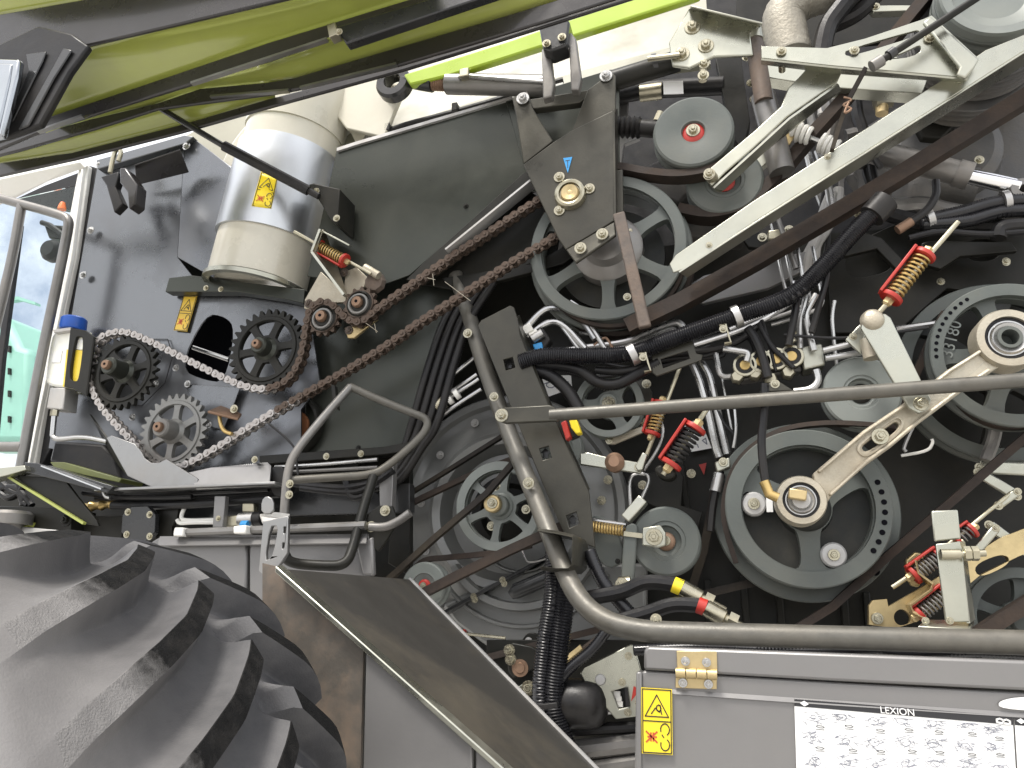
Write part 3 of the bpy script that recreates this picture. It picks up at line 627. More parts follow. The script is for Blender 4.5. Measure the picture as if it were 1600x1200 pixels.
O('top_plate', G().sheet([(504, 360, -.06), (546, 382, -.06), (550, 384, .02), (508, 362, .02)], .005), 'zinc_plate', tn, bev=.001)
coil_damper('x', '', (497, 384), (540, 408), -.03, -.03, 9, 11, par=tn, rod=((460, 362, -.03), (580, 428, -.02)))
O('knuckle', G().tube(PP([(570, 418), (592, 431)], -.01), .013, 12), 'cast_beige', tn)
O('grease_lump', G().lathe(P(586, 442, .02), [(0, -.02), (.03, -.012), (.036, .004), (.02, .02), (0, .024)], 9), 'rusty_bar', tn)
bolts(tn, [(538, 426), (482, 474), (545, 516)], .028, 6, 'rusty_bar')
O('straw', strokes(lambda u, v: P(u, v, -.02), [[(572, 505), (590, 518)], [(585, 505), (588, 520)], [(676, 428), (678, 446)], [(695, 440), (735, 470)], [(668, 434), (680, 437)]], .0012), 'cast_beige', None, 'wisps of straw caught on the chain', 'straw', kind='stuff')
# ================================================================ washer bottle
bt = T('fluid_bottle', 'translucent bottle with blue cap in a dark metal holder', 'bottle', P(90, 640, .0))
O('bottle_body', G().plate(rnd([(86, 516), (112, 512), (128, 516), (118, 600), (105, 606), (72, 602), (70, 590), (78, 530)], 2), -.0, .09), 'bottle', bt, bev=.012)
O('fluid', G().plate([(104, 546), (140, 548), (132, 606), (98, 604)], -.0065, .006), 'fluid', bt)
O('window_upper', G().plate([(110, 518), (142, 520), (140, 547), (105, 545)], -.006, .005), 'bottle', bt)
O('holder', G().plate([(110, 512), (133, 516), (146, 526), (134, 618), (112, 606), (100, 604)], -.02, .012, [rnd([(117, 527), (124, 525), (131, 529), (123, 594), (116, 596), (107, 592)], 2)]), 'charcoal', bt, bev=.002)
O('holder_side', G().sheet([(146, 526, -.02), (150, 528, .1), (138, 620, .1), (134, 618, -.02)], .004), 'charcoal', bt)
O('holder_strip', G().plate([(82, 515), (110, 511), (112, 516), (84, 520)], -.02, .12), 'steel_dull', bt, bev=.002)
cc = P(113, 516, .03); q = S(113, 508, .03)
O('cap', G().lathe(cc, [(0, q * 17), (q * 14, q * 17), (q * 16, q * 15), (q * 16.5, q * 3), (q * 15, 0), (0, 0)], 22, Vector((.02, 0, 1))), 'blue_cap', bt)
O('label_mark', G().plate([(84, 548), (97, 548), (94, 566), (80, 566)], -.003, .003), 'sticker_white', bt)
O('valve_box', G().plate([(78, 605), (102, 606), (98, 640), (72, 638)], .0, .06), 'steel_dull', bt, bev=.004)
pipe('drain_pipe', '', '', [(86, 640), (83, 672), (82, 684), (94, 687), (130, 682), (168, 690)], 3.4, 'steel', .01, par=bt)
O('pipe_nut', G().lathe(P(86, 641, .01), [(0, 0), (.013, 0), (.013, .02), (0, .02)], 6, Vector((0, 0, -1))), 'zinc', bt)
# ================================================================ frame at the lower corner, behind the tyre
plate('battery_case', 'black moulded case below the bottle', 'case', [(84, 688), (160, 694), (178, 712), (184, 735), (190, 752), (130, 735), (76, 722)], .04, .12, 'plastic_black', bev=.01)
plate('case_floor', 'olive green tray edge under the black moulded case', 'tray', [(78, 722), (100, 722), (190, 748), (186, 754), (130, 742), (84, 730)], .0, .1, 'olive_paint')
pb = plate('platform_beam', 'black folded platform beam sloping down from the cab', 'beam', [(38, 722), (60, 724), (178, 760), (166, 770), (40, 738)], -.1, .06, 'charcoal_gloss')
O('tread_strip', G().sheet([(64, 727, -.12), (80, 728, -.06), (172, 757, -.06), (158, 763, -.12)], .004), 'galvanised', pb)
plate('platform_edge', 'pale silver platform edge under the cab rail', 'edge', [(-30, 734), (38, 727), (40, 734), (12, 742), (-30, 752)], -.12, .05, 'zinc_plate')
gu = plate('gusset_plate', 'black triangular gusset with a lime edge under the platform', 'gusset', [(18, 742), (100, 748), (120, 775), (150, 812), (154, 822), (130, 818), (60, 775)], -.08, .01, 'charcoal')
O('lime_edge', G().bar(P(12, 744, -.09), P(132, 818, -.09), .007, .012), 'hood_green', gu)
fb = plate('frame_rail', 'black frame rail with lime lower edge behind the tyre', 'rail', [(-30, 790), (50, 792), (112, 796), (110, 838), (70, 826), (-30, 820)], -.05, .1, 'charcoal', bl=[(104, 812)], br=9, bm='charcoal')
O('lime_edge', G().plate([(-30, 812), (48, 816), (44, 823), (-30, 820)], -.07, .02), 'hood_green', fb)
plate('frame_channel', 'grey black channel between frame rail and bolted plate', 'channel', [(108, 806), (192, 806), (190, 840), (108, 836)], .0, .08, 'charcoal')
plate('bolted_plate', 'square black plate with four bolts above the tyre', 'plate', rnd([(192, 792), (243, 790), (241, 846), (188, 844)], 1), -.04, .02, 'charcoal_gloss', bl=[(200, 800), (234, 804), (198, 835), (234, 838)], br=5)
plate('upright_plate', 'dark upright sheet right of the square bolted plate', 'plate', [(243, 788), (280, 788), (276, 812), (268, 822), (268, 846), (243, 846)], .0, .02, 'charcoal')
plate('lime_flap', 'small bright lime panel glimpsed behind the tyre lugs', 'panel', [(40, 860), (66, 853), (62, 866), (40, 868)], -.25, .02, 'lime')
plate('lime_flap', 'bright lime sliver between tyre lug and frame plate', 'panel', [(138, 845), (166, 843), (162, 850), (140, 849)], -.25, .02, 'lime')
hub = O('rubber_mount', G().lathe(P(14, 830, -.1), [(0, 0), (.03, 0), (.035, .02), (.06, .02), (.06, .05), (.05, .06), (0, .06)], 24, Vector((0, 0, 1))), 'tube_steel', None, 'round dark rubber mount under the frame rail', 'mount')
plate('strut_plate', 'pale metal strut under the frame rail', 'strut', [(28, 823), (88, 828), (88, 838), (28, 840)], -.08, .02, 'steel_dull')
for i, pts in enumerate(([(0, 752), (20, 768), (36, 775), (36, 790)], [(0, 770), (14, 778), (30, 770), (38, 756)], [(30, 748), (34, 780), (44, 790)], [(0, 762), (28, 764), (50, 790)])):
    pipe('cable', ['black cable loop under the platform, lowest at the picture edge', 'black cable curl beside the lime gusset edge', 'black cable hanging straight down from the platform edge', 'black cable sagging across the platform underside'][i], 'cable', pts, 4.5, 'hose', .02, cr=True)
for i, (pts, r) in enumerate((([(150, 790), (190, 786), (250, 783), (330, 778), (440, 772)], 5), ([(150, 778), (200, 778), (300, 770), (420, 764)], 4), ([(175, 790), (260, 790), (340, 786), (420, 780)], 5.5), ([(130, 770), (180, 776), (240, 778), (300, 776)], 3.5))):
    pipe('hydraulic_hose', ['black hose with brass fitting below the chain guard', 'thin black hose just under the guard ledge', 'thick black hose lowest of those under the guard ledge', 'short black hose by the platform beam tip'][i], 'hose', pts, r, 'hose', .02 - .015 * i, cr=True)
O('hose_fitting', G().tube(resample(PP([(128, 793), (180, 787)], .02), .012), [.012 if i % 3 else .017 for i in range(len(resample(PP([(128, 793), (180, 787)], .02), .012)))], 12), 'brass', None, 'brass hose fitting behind the black gusset', 'fitting')
pipe('pale_pipe', 'thin pale pipe loop under the silver chain guard', 'pipe', [(162, 768), (164, 776), (172, 778)], 2.5, 'steel', -.06)
for i, pts in enumerate(([(277, 812), (280, 818), (298, 816), (345, 816)], [(290, 790), (282, 808), (288, 814), (345, 812)])):
    pipe('pale_pipe', ['lower of two bent pale pipes above the grey panel', 'upper of two bent pale pipes above the grey panel'][i], 'pipe', [(p[0], p[1]) for p in pts], 3, 'white_paint', .0)
plate('dark_backing', 'dark backing sheet added behind frame rails and handrail', 'panel', [(-90, 752), (40, 738), (180, 700), (700, 660), (700, 980), (-90, 980)], .28, .02, 'charcoal')  # added dark sheet, closes bright gaps behind the lower frame
# ================================================================ beams, handrail and panels below the chain
plate('lower_beam', 'long black beam with bolts behind the handrail', 'beam', [(405, 712), (600, 698), (640, 690), (640, 704), (600, 710), (405, 726)], .05, .05, 'charcoal', bl=[(510, 713), (564, 709)], br=5)
pipe('long_pipe', 'long bright pipe running behind the handrail', 'pipe', [(430, 730), (500, 726), (590, 718)], 3, 'steel', .04)
pipe('long_pipe', 'dark lower pipe running behind the handrail', 'pipe', [(430, 738), (500, 735), (590, 730)], 2.5, 'tube_steel', .04)
plate('inner_shelf', 'black horizontal shelf behind the bent handrail', 'shelf', [(240, 785), (640, 755), (640, 800), (590, 802), (440, 806), (240, 812)], .08, .04, 'charcoal_gloss')
plate('black_cover', 'black rounded cover beside the pale tray', 'cover', rnd([(421, 728), (447, 728), (444, 775), (430, 778), (421, 762)], 1), -.02, .06, 'plastic_black', bev=.004)
hr = T('step_handrail', 'bent steel handrail rising beside the slotted bracket', 'handrail', P(445, 800, -.12))
rr = S(460, 700, -.12) * 6.3
O('rail', G().tube(chaikin(PP([(444, 803, -.16), (447, 760, -.16), (451, 730, -.15), (462, 705, -.14), (505, 652, -.1), (548, 604, -.05)]), 2), rr, 16), 'tube_steel', hr)
O('cross_tube', G().tube(chaikin(PP([(547, 604, -.05), (600, 628, -.03), (652, 648, -.01), (668, 655, 0), (667, 672, 0), (640, 700, -.01), (606, 728, -.03), (582, 742, -.05), (520, 746, -.1), (455, 750, -.14)]), 2), rr * .95, 16), 'tube_olive', hr)
O('stay', G().plate([(517, 600), (523, 602), (527, 640), (520, 636)], -.02, .02), 'charcoal', hr, bev=.002)
O('loop', G().tube(chaikin(PP([(584, 744, -.06), (566, 800, -.1), (552, 855, -.14), (540, 884, -.17), (500, 884, -.19), (452, 880, -.2), (444, 864, -.2)]), 3), rr * 1.1, 16), 'charcoal', hr)
bolts(hr, [(453, 756), (452, 773)], -.18, 6)
for i, pts in enumerate(([(460, 756), (500, 760), (540, 762), (575, 756)], [(470, 762), (520, 768), (560, 768), (590, 752), (615, 735)], [(540, 750), (545, 770), (556, 778), (575, 772)])):
    pipe('hydraulic_hose', ['black hose tied beneath the horizontal handrail tube', 'second black hose curving up behind the handrail bend', 'short looped black hose below the handrail tube'][i], 'hose', pts, 5, 'hose', .0, cr=True)
O('cable_ties', G(), 'plastic_black') if 0 else None
br = T('slotted_bracket', 'pale slotted bracket on top of the step side', 'bracket', P(430, 900, -.3))
O('plate', G().plate([(411, 815), (450, 806), (449, 864), (440, 878), (419, 906), (404, 892)], -.30, .012, [rnd([(422, 822), (434, 821), (431, 845), (424, 872), (413, 876)], 1), rnd([(443, 823), (447, 822), (446, 833), (442, 834)], 1), rnd([(441, 848), (445, 847), (444, 857), (440, 858)], 1)]), 'bare_steel', br, bev=.003)
O('tab', G().plate(rnd([(408, 803), (408, 782), (416, 774), (427, 780), (427, 803)], 1), -.30, .008), 'bare_steel', br, bev=.002)
O('shelf', G().sheet([(406, 803, -.30), (430, 800, -.22), (453, 803, -.22), (451, 808, -.30), (410, 815, -.30)], .006), 'steel_dull', br, bev=.001)
O('latch_block', G().plate([(424, 900), (434, 896), (448, 910), (440, 916), (415, 914)], -.55, .04), 'plastic_black', br, bev=.005)
lo = T('lower_cover', 'grey painted cover panels behind the tyre top', 'panel', P(400, 900, -.1))
O('cover_left', G().plate([(236, 846), (250, 838), (386, 836), (384, 960), (230, 960)], -.10, .02), 'grey_door', lo, bev=.006)
O('cover_right', G().plate([(389, 836), (578, 834), (582, 960), (389, 960)], -.10, .02), 'grey_door', lo, bev=.006)
O('ridge', G().sheet([(250, 838, -.105), (574, 834, -.105), (572, 848, -.13), (246, 852, -.13)], .004), 'grey_door', lo)
pipe('cross_pipe', 'long grey pipe lying along the top of the grey cover', 'pipe', [(275, 833), (400, 828), (500, 824), (572, 821)], 6, 'tube_steel', -.12)
plate('pipe_end_block', 'small white plastic block on the left pipe end', 'block', [(272, 824), (286, 824), (286, 838), (270, 838)], -.14, .04, 'white_paint', bev=.004)
plate('pipe_end_block', 'small white plastic block on the pipe behind the slotted bracket', 'block', [(364, 822), (384, 820), (384, 834), (364, 834)], -.15, .04, 'white_paint', bev=.004)
vb = T('valve', 'small silver hydraulic valve with blue ring behind the slotted bracket', 'valve', P(385, 815, -.02))
O('body', G().plate([(352, 806), (378, 804), (378, 822), (352, 824)], -.04, .05), 'zinc', vb, bev=.004)
O('spool', G().tube(PP([(376, 812), (398, 811)], -.03), .022, 18), 'steel', vb); O('cap', G().tube(PP([(397, 811), (410, 810)], -.03), .02, 14), 'plastic_black', vb)
O('blue_ring', G().tube(PP([(378, 820), (388, 820)], -.05), .012, 12), 'sticker_blue', vb); O('top_port', G().plate([(378, 786), (396, 786), (396, 800), (378, 800)], -.02, .03), 'zinc', vb, bev=.003)
plate('valve_post', 'narrow grey upright strip beside the silver valve', 'post', [(335, 775), (352, 775), (348, 824), (332, 824)], -.06, .02, 'grey_door', bl=[(341, 810)], br=4)
pl = plate('pivot_plate', 'dark pivot plate with two bolts below the handrail bend', 'bracket', [(576, 802), (592, 790), (612, 790), (620, 812), (612, 830), (600, 850), (590, 862), (578, 850), (573, 820)], -.1, .012, 'charcoal', bl=[(602, 798), (580, 823)], br=8)
O('lever', G().tube(chaikin(PP([(578, 823), (602, 824), (622, 815), (641, 801)], -.13), 2), S(600, 820, -.13) * 6.5, 14), 'tube_steel', pl)
plate('grey_column', 'pale grey upright sheet left of the fan casing', 'column', [(592, 745), (615, 722), (612, 792), (606, 832), (594, 832)], .0, .03, 'grey_door')
plate('dark_column', 'dark upright sheet between grey column and fan casing', 'column', [(614, 720), (640, 690), (640, 900), (606, 880), (612, 792)], .14, .03, 'charcoal')
plate('curved_flap', 'grey curved flap behind the step side', 'flap', [(555, 850), (582, 838), (584, 900), (566, 898)], -.11, .02, 'grey_door', bev=.006)
# dark conduits and duct mouth
for i in range(4):
    dx = (i - 1.5) * 13
    conduit('wiring_conduit', ['black wiring conduit nearest the duct panel', 'second black conduit from the duct panel', 'third black conduit from the duct panel', 'black conduit nearest the bright pipes'][i], [(752 + dx, 440), (715 + dx, 500), (690 + dx, 570), (664 + dx, 660), (645 + dx * .7, 700), (615 + dx * .5, 740 + i * 3), (585, 752 + i * 4)], 6.5, .10 - .01 * i, 'hose')
plate('duct_shadow_sheet', 'dark sheet for the shade behind the rusty duct opening', 'panel', [(380, 560), (560, 560), (560, 740), (380, 740)], .24, .01, 'charcoal')  # charcoal sheet stands in for the shade around the duct
dm = T('duct_mouth', 'round rusty duct opening under the lower chain run', 'duct', P(455, 662, .1))
c = P(455, 663, .12); q = S(455, 663, .12)
O('rim', G().lathe(c, [(q * 38, 0), (q * 44, -.01), (q * 47, 0), (q * 47, .02), (q * 38, .02), (q * 38, 0)], 36), 'charcoal', dm)
O('drum', G().lathe(c, [(0, .02), (q * 20, .02), (q * 22, .024), (q * 22, .1), (0, .1)], 28), 'rust', dm)
pipe('grease_line', 'thin black line hanging from the chain to the handrail', 'cable', [(420, 662), (446, 684), (460, 700), (462, 712), (466, 742)], 1.6, 'hose', -.1, cr=True)
for i, pts in enumerate(([(665, 620), (742, 558)], [(690, 622), (718, 604), (745, 585)], [(672, 640), (740, 598), (748, 592)], [(660, 672), (700, 642), (730, 622), (752, 608)], [(640, 715), (645, 690), (668, 672)])):
    pipe('fuel_pipe', ['thin bright pipe, topmost of the bundle left of the post', 'bright pipe with white couplings left of the post', 'third bright pipe of the bundle left of the post', 'lowest bright pipe running along the fan casing', 'short bent dark pipe hanging below the pipe bundle'][i], 'pipe', pts, 3.2, 'steel' if i < 4 else 'tube_steel', .12 - .01 * i)
pf = O('pipe_coupling', G().tube(PP([(682, 636), (695, 627)], .09), .02, 14), 'zinc', None, 'bright round coupling on the pipes left of the post', 'coupling')
O('collar', G().tube(PP([(700, 626), (706, 622)], .085), .016, 12), 'white_paint', pf); O('collar', G().tube(PP([(711, 618), (717, 614)], .085), .016, 12), 'white_paint', pf)
# ================================================================ fan casing and its belts
fc = T('fan_casing', 'big round dark fan casing with bolted flange', 'fan', P(790, 800, .25))
c = P(792, 800, .26); q = S(792, 800, .26)
O('casing', G().lathe(c, [(q * 60, .02), (q * 92, .02), (q * 98, -.01), (q * 104, -.03), (q * 116, -.035), (q * 124, -.02), (q * 150, -.004), (q * 156, 0), (q * 166, 0), (q * 172, -.012), (q * 182, -.012), (q * 186, .002), (q * 186, .06), (q * 60, .06), (q * 60, .02)], 96), 'casing', fc, ang=20)
O('inner_drum', G().lathe(c, [(0, .05), (q * 40, .05), (q * 46, .02), (q * 60, .02), (q * 60, .06), (0, .06)], 40), 'charcoal', fc)
bolts(fc, [(742, 661), (688, 711), (658, 786), (665, 861), (820, 640), (700, 950), (706, 964)], .245, 6, 'steel_dull')
O('lower_casing', G().plate([(690, 945), (720, 930), (850, 880), (1010, 880), (1010, 1020), (880, 1020), (760, 1010), (712, 975)], .22, .05), 'casing', fc, bev=.01)
c2 = P(815, 820, .215); q2 = S(815, 900, .22)
for (a, b, dy) in ((150, 158, -.008), (118, 132, -.03), (70, 76, -.012)):
    g = G(); n = 30; rows = []
    for i in range(n + 1):
        t = R(-150 + 120 * i / n); rows.append([pol(c2, q2 * a, t, .004), pol(c2, q2 * (a + 2), t, dy), pol(c2, q2 * (b - 2), t, dy), pol(c2, q2 * b, t, .004)])
    v = [p for r_ in rows for p in r_]; g.add(v, [(i * 4 + k, i * 4 + k + 1, i * 4 + k + 5, i * 4 + k + 4) for i in range(n) for k in range(3)])
    O('pressed_ridge', g, 'casing', fc)
O('joint_strip', G().bar(P(692, 960, .2), P(862, 868, .2), .010, .05), 'charcoal_gloss', fc, bev=.002)
bolts(fc, [(785, 906), (740, 932), (788, 912), (742, 937)], .175, 5)
O('handle', G().tube(PP([(798, 930), (806, 924), (862, 900)], .15), [.012, .022, .022], 14), 'charcoal_gloss', fc)
fp = spoked('fan_pulley', 'grey six-spoke pulley with brass-coloured hub on the fan casing', 779, 790, .1, 69, .05, 'pulley_light', 6, .30, .20, .075, 1, .35, .035, .45, nut=None)
O('washer', G().lathe(P(770, 787, .07), [(0, -.012), (.022, -.012), (.025, -.008), (.025, .01), (0, .01)], 28), 'zinc_yellow', fp); bolt(fp, 769, 786, .057, 8, 'zinc')
bolts(fp, [(776, 761), (822, 796), (768, 822)], .14, 7, 'zinc')
belt('fan_belt', 'thin dark belt highest across the fan casing', [(590, 802), (700, 735), (800, 672)], .14, .02, 6, 'belt_dark')
belt('fan_belt', 'brown belt reaching the top rim of the fan pulley', [(590, 812), (660, 778), (745, 738), (800, 718)], .13, .022, 8, 'belt')
belt('fan_belt', 'dark belt crossing in front of the fan pulley', [(600, 912), (680, 840), (760, 772), (812, 712)], .055, .022, 9, 'belt_dark')
belt('fan_belt', 'brown belt nearly level from idler to fan pulley base', [(640, 898), (664, 876), (700, 871), (770, 864), (830, 852)], .11, .024, 8, 'belt', sm=5)
belt('fan_belt', 'broad brown belt from the small idler up to the post', [(640, 938), (720, 897), (800, 858), (880, 822)], .02, .03, 14, 'belt')
idler('idler_pulley', 'small grey idler with red centre beside the step side', 661, 915, .05, 36, .05, 'pulley_light', 'red', (.62, .5), .008, .14)
belt('lower_belt', 'brown belt low behind the corrugated hoses', [(750, 1030), (850, 1005), (930, 985), (1010, 965)], .1, .03, 10, 'belt')
wc = O('spring_clip', G().tube(chaikin(PP([(815, 858), (820, 872), (826, 880), (845, 876), (870, 866)], .1), 2), .0025, 6), 'steel', None, 'bent bright wire clip under the fan pulley', 'clip')
coil_damper('spring_unit', 'small red spring end with plain rod at the step side', (700, 988), (726, 994), .1, .1, 9, 5, rod=((690, 986, .1), (790, 997, .1)), spring='steel_dull')
plate('tension_lever', 'dark lever plate with rusty bush below the lower belt', 'lever', [(790, 1012), (800, 1004), (830, 1010), (850, 1022), (836, 1045), (802, 1060), (794, 1050)], .06, .015, 'charcoal', bl=[(796, 1016), (798, 1030)], br=9, bev=.003)
O('bush', G().lathe(P(812, 1044, .055), [(0, 0), (.012, 0), (.014, .003), (.022, .003), (.022, .012), (0, .012)], 24), 'copper', None, 'round copper-coloured bush in the dark lever plate', 'bush')
lk = plate('zinc_link', 'dull link with bolt just above the step side', 'link', [(802, 1078), (820, 1066), (835, 1066), (838, 1082), (822, 1088)], .02, .015, 'zinc_plate', bl=[(826, 1075)], br=11)
O('turnbuckle', G().tube(PP([(880, 1040), (912, 1014)], .0), .014, 6), 'zinc_yellow', None, 'yellow zinc turnbuckle sleeve behind the corrugated hoses', 'turnbuckle')
pipe('turnbuckle_rod', 'dark rod end above the yellow turnbuckle', 'rod', [(905, 1020), (930, 1000), (945, 990)], 5, 'rusty_bar', .0)
plate('cover_disc', 'dark oval access cover low on the fan casing', 'cover', rnd([(815, 1000), (825, 988), (840, 990), (852, 1004), (848, 1014), (815, 1012)], 2), .16, .02, 'charcoal', bl=[(826, 1002)], br=6, bm='steel_dull')
# ================================================================ post, guard pipe and side plate
po = T('guard_pipe', 'thick olive grey pipe frame bent along the bottom of the belts', 'guard rail', P(900, 940, -.2))
w = PP([(712, 430, .10), (732, 490, .08), (752, 560, .05), (800, 690, -.02), (852, 815, -.12), (880, 890, -.18), (906, 940, -.22), (945, 972, -.25), (1000, 986, -.26), (1060, 989, -.26), (1300, 996, -.26), (1700, 1007, -.26), (2300, 1023, -.26)])
O('pipe', G().tube(chaikin(w, 2), S(1200, 990, -.26) * 18.5, 24), 'tube_olive', po)
for (x, y, Y, r) in ((731, 521, .03, 7), (772, 620, -.04, 7), (826, 755, -.12, 9), (1025, 968, -.26, 9)): bolt(po, x, y, Y, r)
O('loop_bracket', G().ribbon(PP([(852, 832), (880, 836), (906, 842), (908, 848), (907, 886), (900, 893), (880, 893), (856, 890)], -.13), .19, .008), 'olive_dark', po, bev=.002)
sp = plate('perforated_side_plate', 'long olive plate with square holes along the slanting post', 'plate', [(746, 508), (752, 500), (797, 477), (803, 480), (808, 496), (812, 522), (856, 630), (920, 768), (930, 856), (884, 838), (866, 800), (800, 640)], -.03, .01, 'olive_dark',
    holes=[[(786, 562), (801, 558), (805, 574), (790, 579)], [(842, 701), (857, 697), (862, 715), (848, 719)], [(884, 806), (900, 800), (905, 818), (890, 825)]])
O('flange', G().sheet([(808, 496, -.03), (812, 492, .04), (858, 622, .04), (922, 764, .04), (918, 770, -.03), (856, 632, -.03), (812, 524, -.03)], .005), 'olive_dark', sp)
for (x, y) in ((795, 568), (852, 708), (895, 812)): O('arrow_mark', G().plate([(x - 4, y + 7), (x - 4, y), (x - 8, y), (x, y - 8), (x + 8, y), (x + 4, y), (x + 4, y + 7)], .0, .003), 'charcoal_gloss', sp)
gr = T('guard_rail', 'straight olive rail crossing in front of the pulleys', 'guard rail', P(860, 648, -.12))
O('flat_end', G().plate([(778, 644), (786, 636), (858, 632), (868, 636), (872, 658), (790, 662), (780, 658)], -.13, .012), 'olive_dark', gr, bev=.004)
O('tube', G().tube(PP([(860, 649, -.12), (1000, 639, -.13), (1640, 591, -.16), (2300, 541, -.2)]), S(1100, 630, -.13) * 10.5, 18), 'tube_olive', gr)
bolt(gr, 784, 649, -.13, 10)
O('hose_clip_bracket', G().plate([(1186, 612), (1208, 594), (1214, 594), (1240, 610)], -.12, .006), 'olive_dark', gr, bev=.002); bolt(gr, 1211, 600, -.12, 7)
# ================================================================ bearing bracket and twin pulley
bb = T('bearing_bracket', 'olive bracket plate with round bearing and blue arrow sticker', 'bracket', P(885, 390, -.06))
O('main_plate', G().plate([(817, 257), (864, 222), (892, 204), (958, 172), (960, 345), (884, 390), (872, 372)], -.06, .012), 'olive_dark', bb, bev=.003)
O('leg', G().plate([(800, 152), (824, 142), (832, 168), (864, 220), (818, 256), (806, 180)], -.05, .012), 'olive_dark', bb, bev=.003)
O('leg', G().plate([(918, 140), (956, 112), (962, 118), (962, 175), (893, 206)], -.052, .012), 'olive_dark', bb, bev=.003)
O('crossbar', G().plate([(826, 155), (920, 140), (920, 150), (905, 160), (832, 170)], -.045, .03), 'olive_dark', bb, bev=.003)
O('lower_flange', G().sheet([(884, 390, -.06), (960, 346, -.06), (962, 366, -.085), (899, 410, -.085)], .01), 'olive_dark', bb, bev=.003)
O('side_flange', G().sheet([(957, 172, -.06), (962, 170, .02), (964, 344, .02), (959, 345, -.06)], .006), 'olive_dark', bb)
O('end_tab', G().plate([(956, 266), (973, 264), (974, 330), (958, 346)], -.02, .012), 'olive_dark', bb, bev=.003)
c = P(890, 301, -.075); q = S(890, 301, -.07)
O('bearing', G().lathe(c, [(q * 10, .006), (q * 15, .004), (q * 16, -.004), (q * 19, -.006), (q * 22, -.002), (q * 24, .010), (q * 24, .016), (q * 10, .016), (q * 10, .006)], 40), 'zinc', bb, ang=25)
O('bearing_cap', G().lathe(c, [(0, -.004), (q * 4, -.002), (q * 12, -.006), (q * 13.5, -.002), (q * 13.5, .012), (0, .012)], 32), 'zinc_yellow', bb, ang=25)
bolts(bb, [(874, 277), (921, 295), (874, 329)], -.062, 8); bolts(bb, [(817, 154), (947, 119)], -.055, 9, 'steel'); bolts(bb, [(941, 366), (907, 388)], -.085, 9)
O('arrow_sticker', G().plate([(880, 247), (894, 245), (887, 270)], -.0625, .002), 'sticker_blue', bb)
O('arrow_ink', strokes(lambda u, v: P(u, v, -.0632), [[(887, 251), (887, 262)], [(884, 251), (890, 250)]], .002), 'ink', bb)
tp = T('twin_pulley', 'large double grey pulley with cast spokes behind the bearing plate', 'pulley', P(950, 385, .02))
c = P(948, 384, .02); r = S(948, 384, .02) * 117
O('front_rim', G().lathe(c, rimprof(r, r * .855, .05, 1, .08), 80), 'pulley', tp, ang=25)
c2 = P(962, 398, .075)
O('rear_rim', G().lathe(c + Vector((0, .056, 0)), rimprof(r * 1.06, r * .86, .06, 1, .06), 80), 'pulley', tp, ang=25)
O('spokes', web(c, r * .858, 6, r * .44, r * .845, r * .075, .03, .015, .5), 'pulley', tp, bev=.005)
O('hub', G().lathe(c, [(0, -.03), (r * .16, -.03), (r * .24, -.024), (r * .30, -.004), (r * .42, .008), (r * .45, .014), (r * .45, .06), (0, .06)], 40), 'tube_steel', tp, ang=25)
bolts(tp, [(985, 362), (938, 415), (972, 402), (980, 464)], .03, 6)
O('rear_disc', G().lathe(c + Vector((0, .09, 0)), [(0, 0), (r * .7, 0), (r * .7, .02), (0, .02)], 40), 'pulley_shade', tp)
rb = T('stop_bar', 'worn brown steel bar leaning across the twin pulley', 'bar', P(1008, 512, -.09))
O('bar', G().bar(P(967, 334, -.08), P(1008, 512, -.08), .033, .02), 'rusty_bar', rb, bev=.004)
def loopbelt(name, label, circs, Y, w, tp_, m):
    pass
belt('drive_belt', 'brown belt leaving the top of the twin pulley under the upper idler', [(900, 268), (960, 264), (1010, 272), (1060, 276), (1110, 268), (1150, 250)], .03, .05, 12, 'belt', sm=5)
belt('drive_belt', 'brown belt round the twin pulley rear groove', circ(962, 404, 121, 48), .105, .045, 6, 'belt', closed=True)
belt('drive_belt', 'rust brown belt round the twin pulley front groove', circ(954, 394, 117, 48), .046, .026, 5, 'belt', closed=True)
belt('drive_belt', 'broad brown belt from the lower idler up to the engine pulley', [(1060, 330), (1110, 338), (1160, 325), (1200, 292), (1260, 222), (1330, 143), (1400, 55), (1470, -30)], .09, .06, 17, 'belt', sm=4)
belt('drive_belt', 'long dark belt slanting below the pale guard bar', [(980, 512), (1060, 474), (1180, 408), (1400, 278), (1640, 130), (1900, -28)], .03, .05, 24, 'belt')
idler('idler_pulley', 'upper grey idler with red centre right of the bearing plate', 1083, 204, .0, 59, .06, 'pulley', 'red', (.36, .27), .010, .17)
idler('idler_pulley', 'lower grey idler partly hidden by the curved zinc arm', 1132, 280, .06, 57, .06, 'pulley', 'red', (.5, .4), .014, .18)
# bracket and tubes above the idlers
zb = plate('corner_bracket', 'stained zinc bracket plate above the upper idler', 'bracket', [(1077, 12), (1190, 38), (1172, 52), (1177, 86), (1116, 88), (1077, 106), (1050, 102), (1045, 66)], .0, .012, 'zinc_plate', bl=[(1082, 43), (1103, 72), (1065, 85)], br=11, bev=.004)
O('flange', G().sheet([(1077, 12, .0), (1080, 8, -.05), (1192, 35, -.05), (1190, 38, .0)], .006), 'zinc_plate', zb, bev=.002)
pv = T('pivot_tube', 'worn steel pivot tube standing right of the upper idler', 'tube', P(1200, 200, .05))
O('tube', G().tube(PP([(1176, 50), (1194, 160)], .03), S(1180, 100, .03) * 13, 20), 'rusty_bar', pv); O('sleeve', G().tube(PP([(1192, 150), (1222, 270)], .05), S(1200, 200, .05) * 18, 20), 'tube_steel', pv)
O('ring', G().tube(PP([(1191, 148), (1194, 158)], .05), S(1200, 200, .05) * 16, 20), 'copper', pv); O('collar', G().tube(PP([(1175, 48), (1178, 66)], .03), S(1180, 100, .03) * 15, 20), 'zinc_plate', pv)
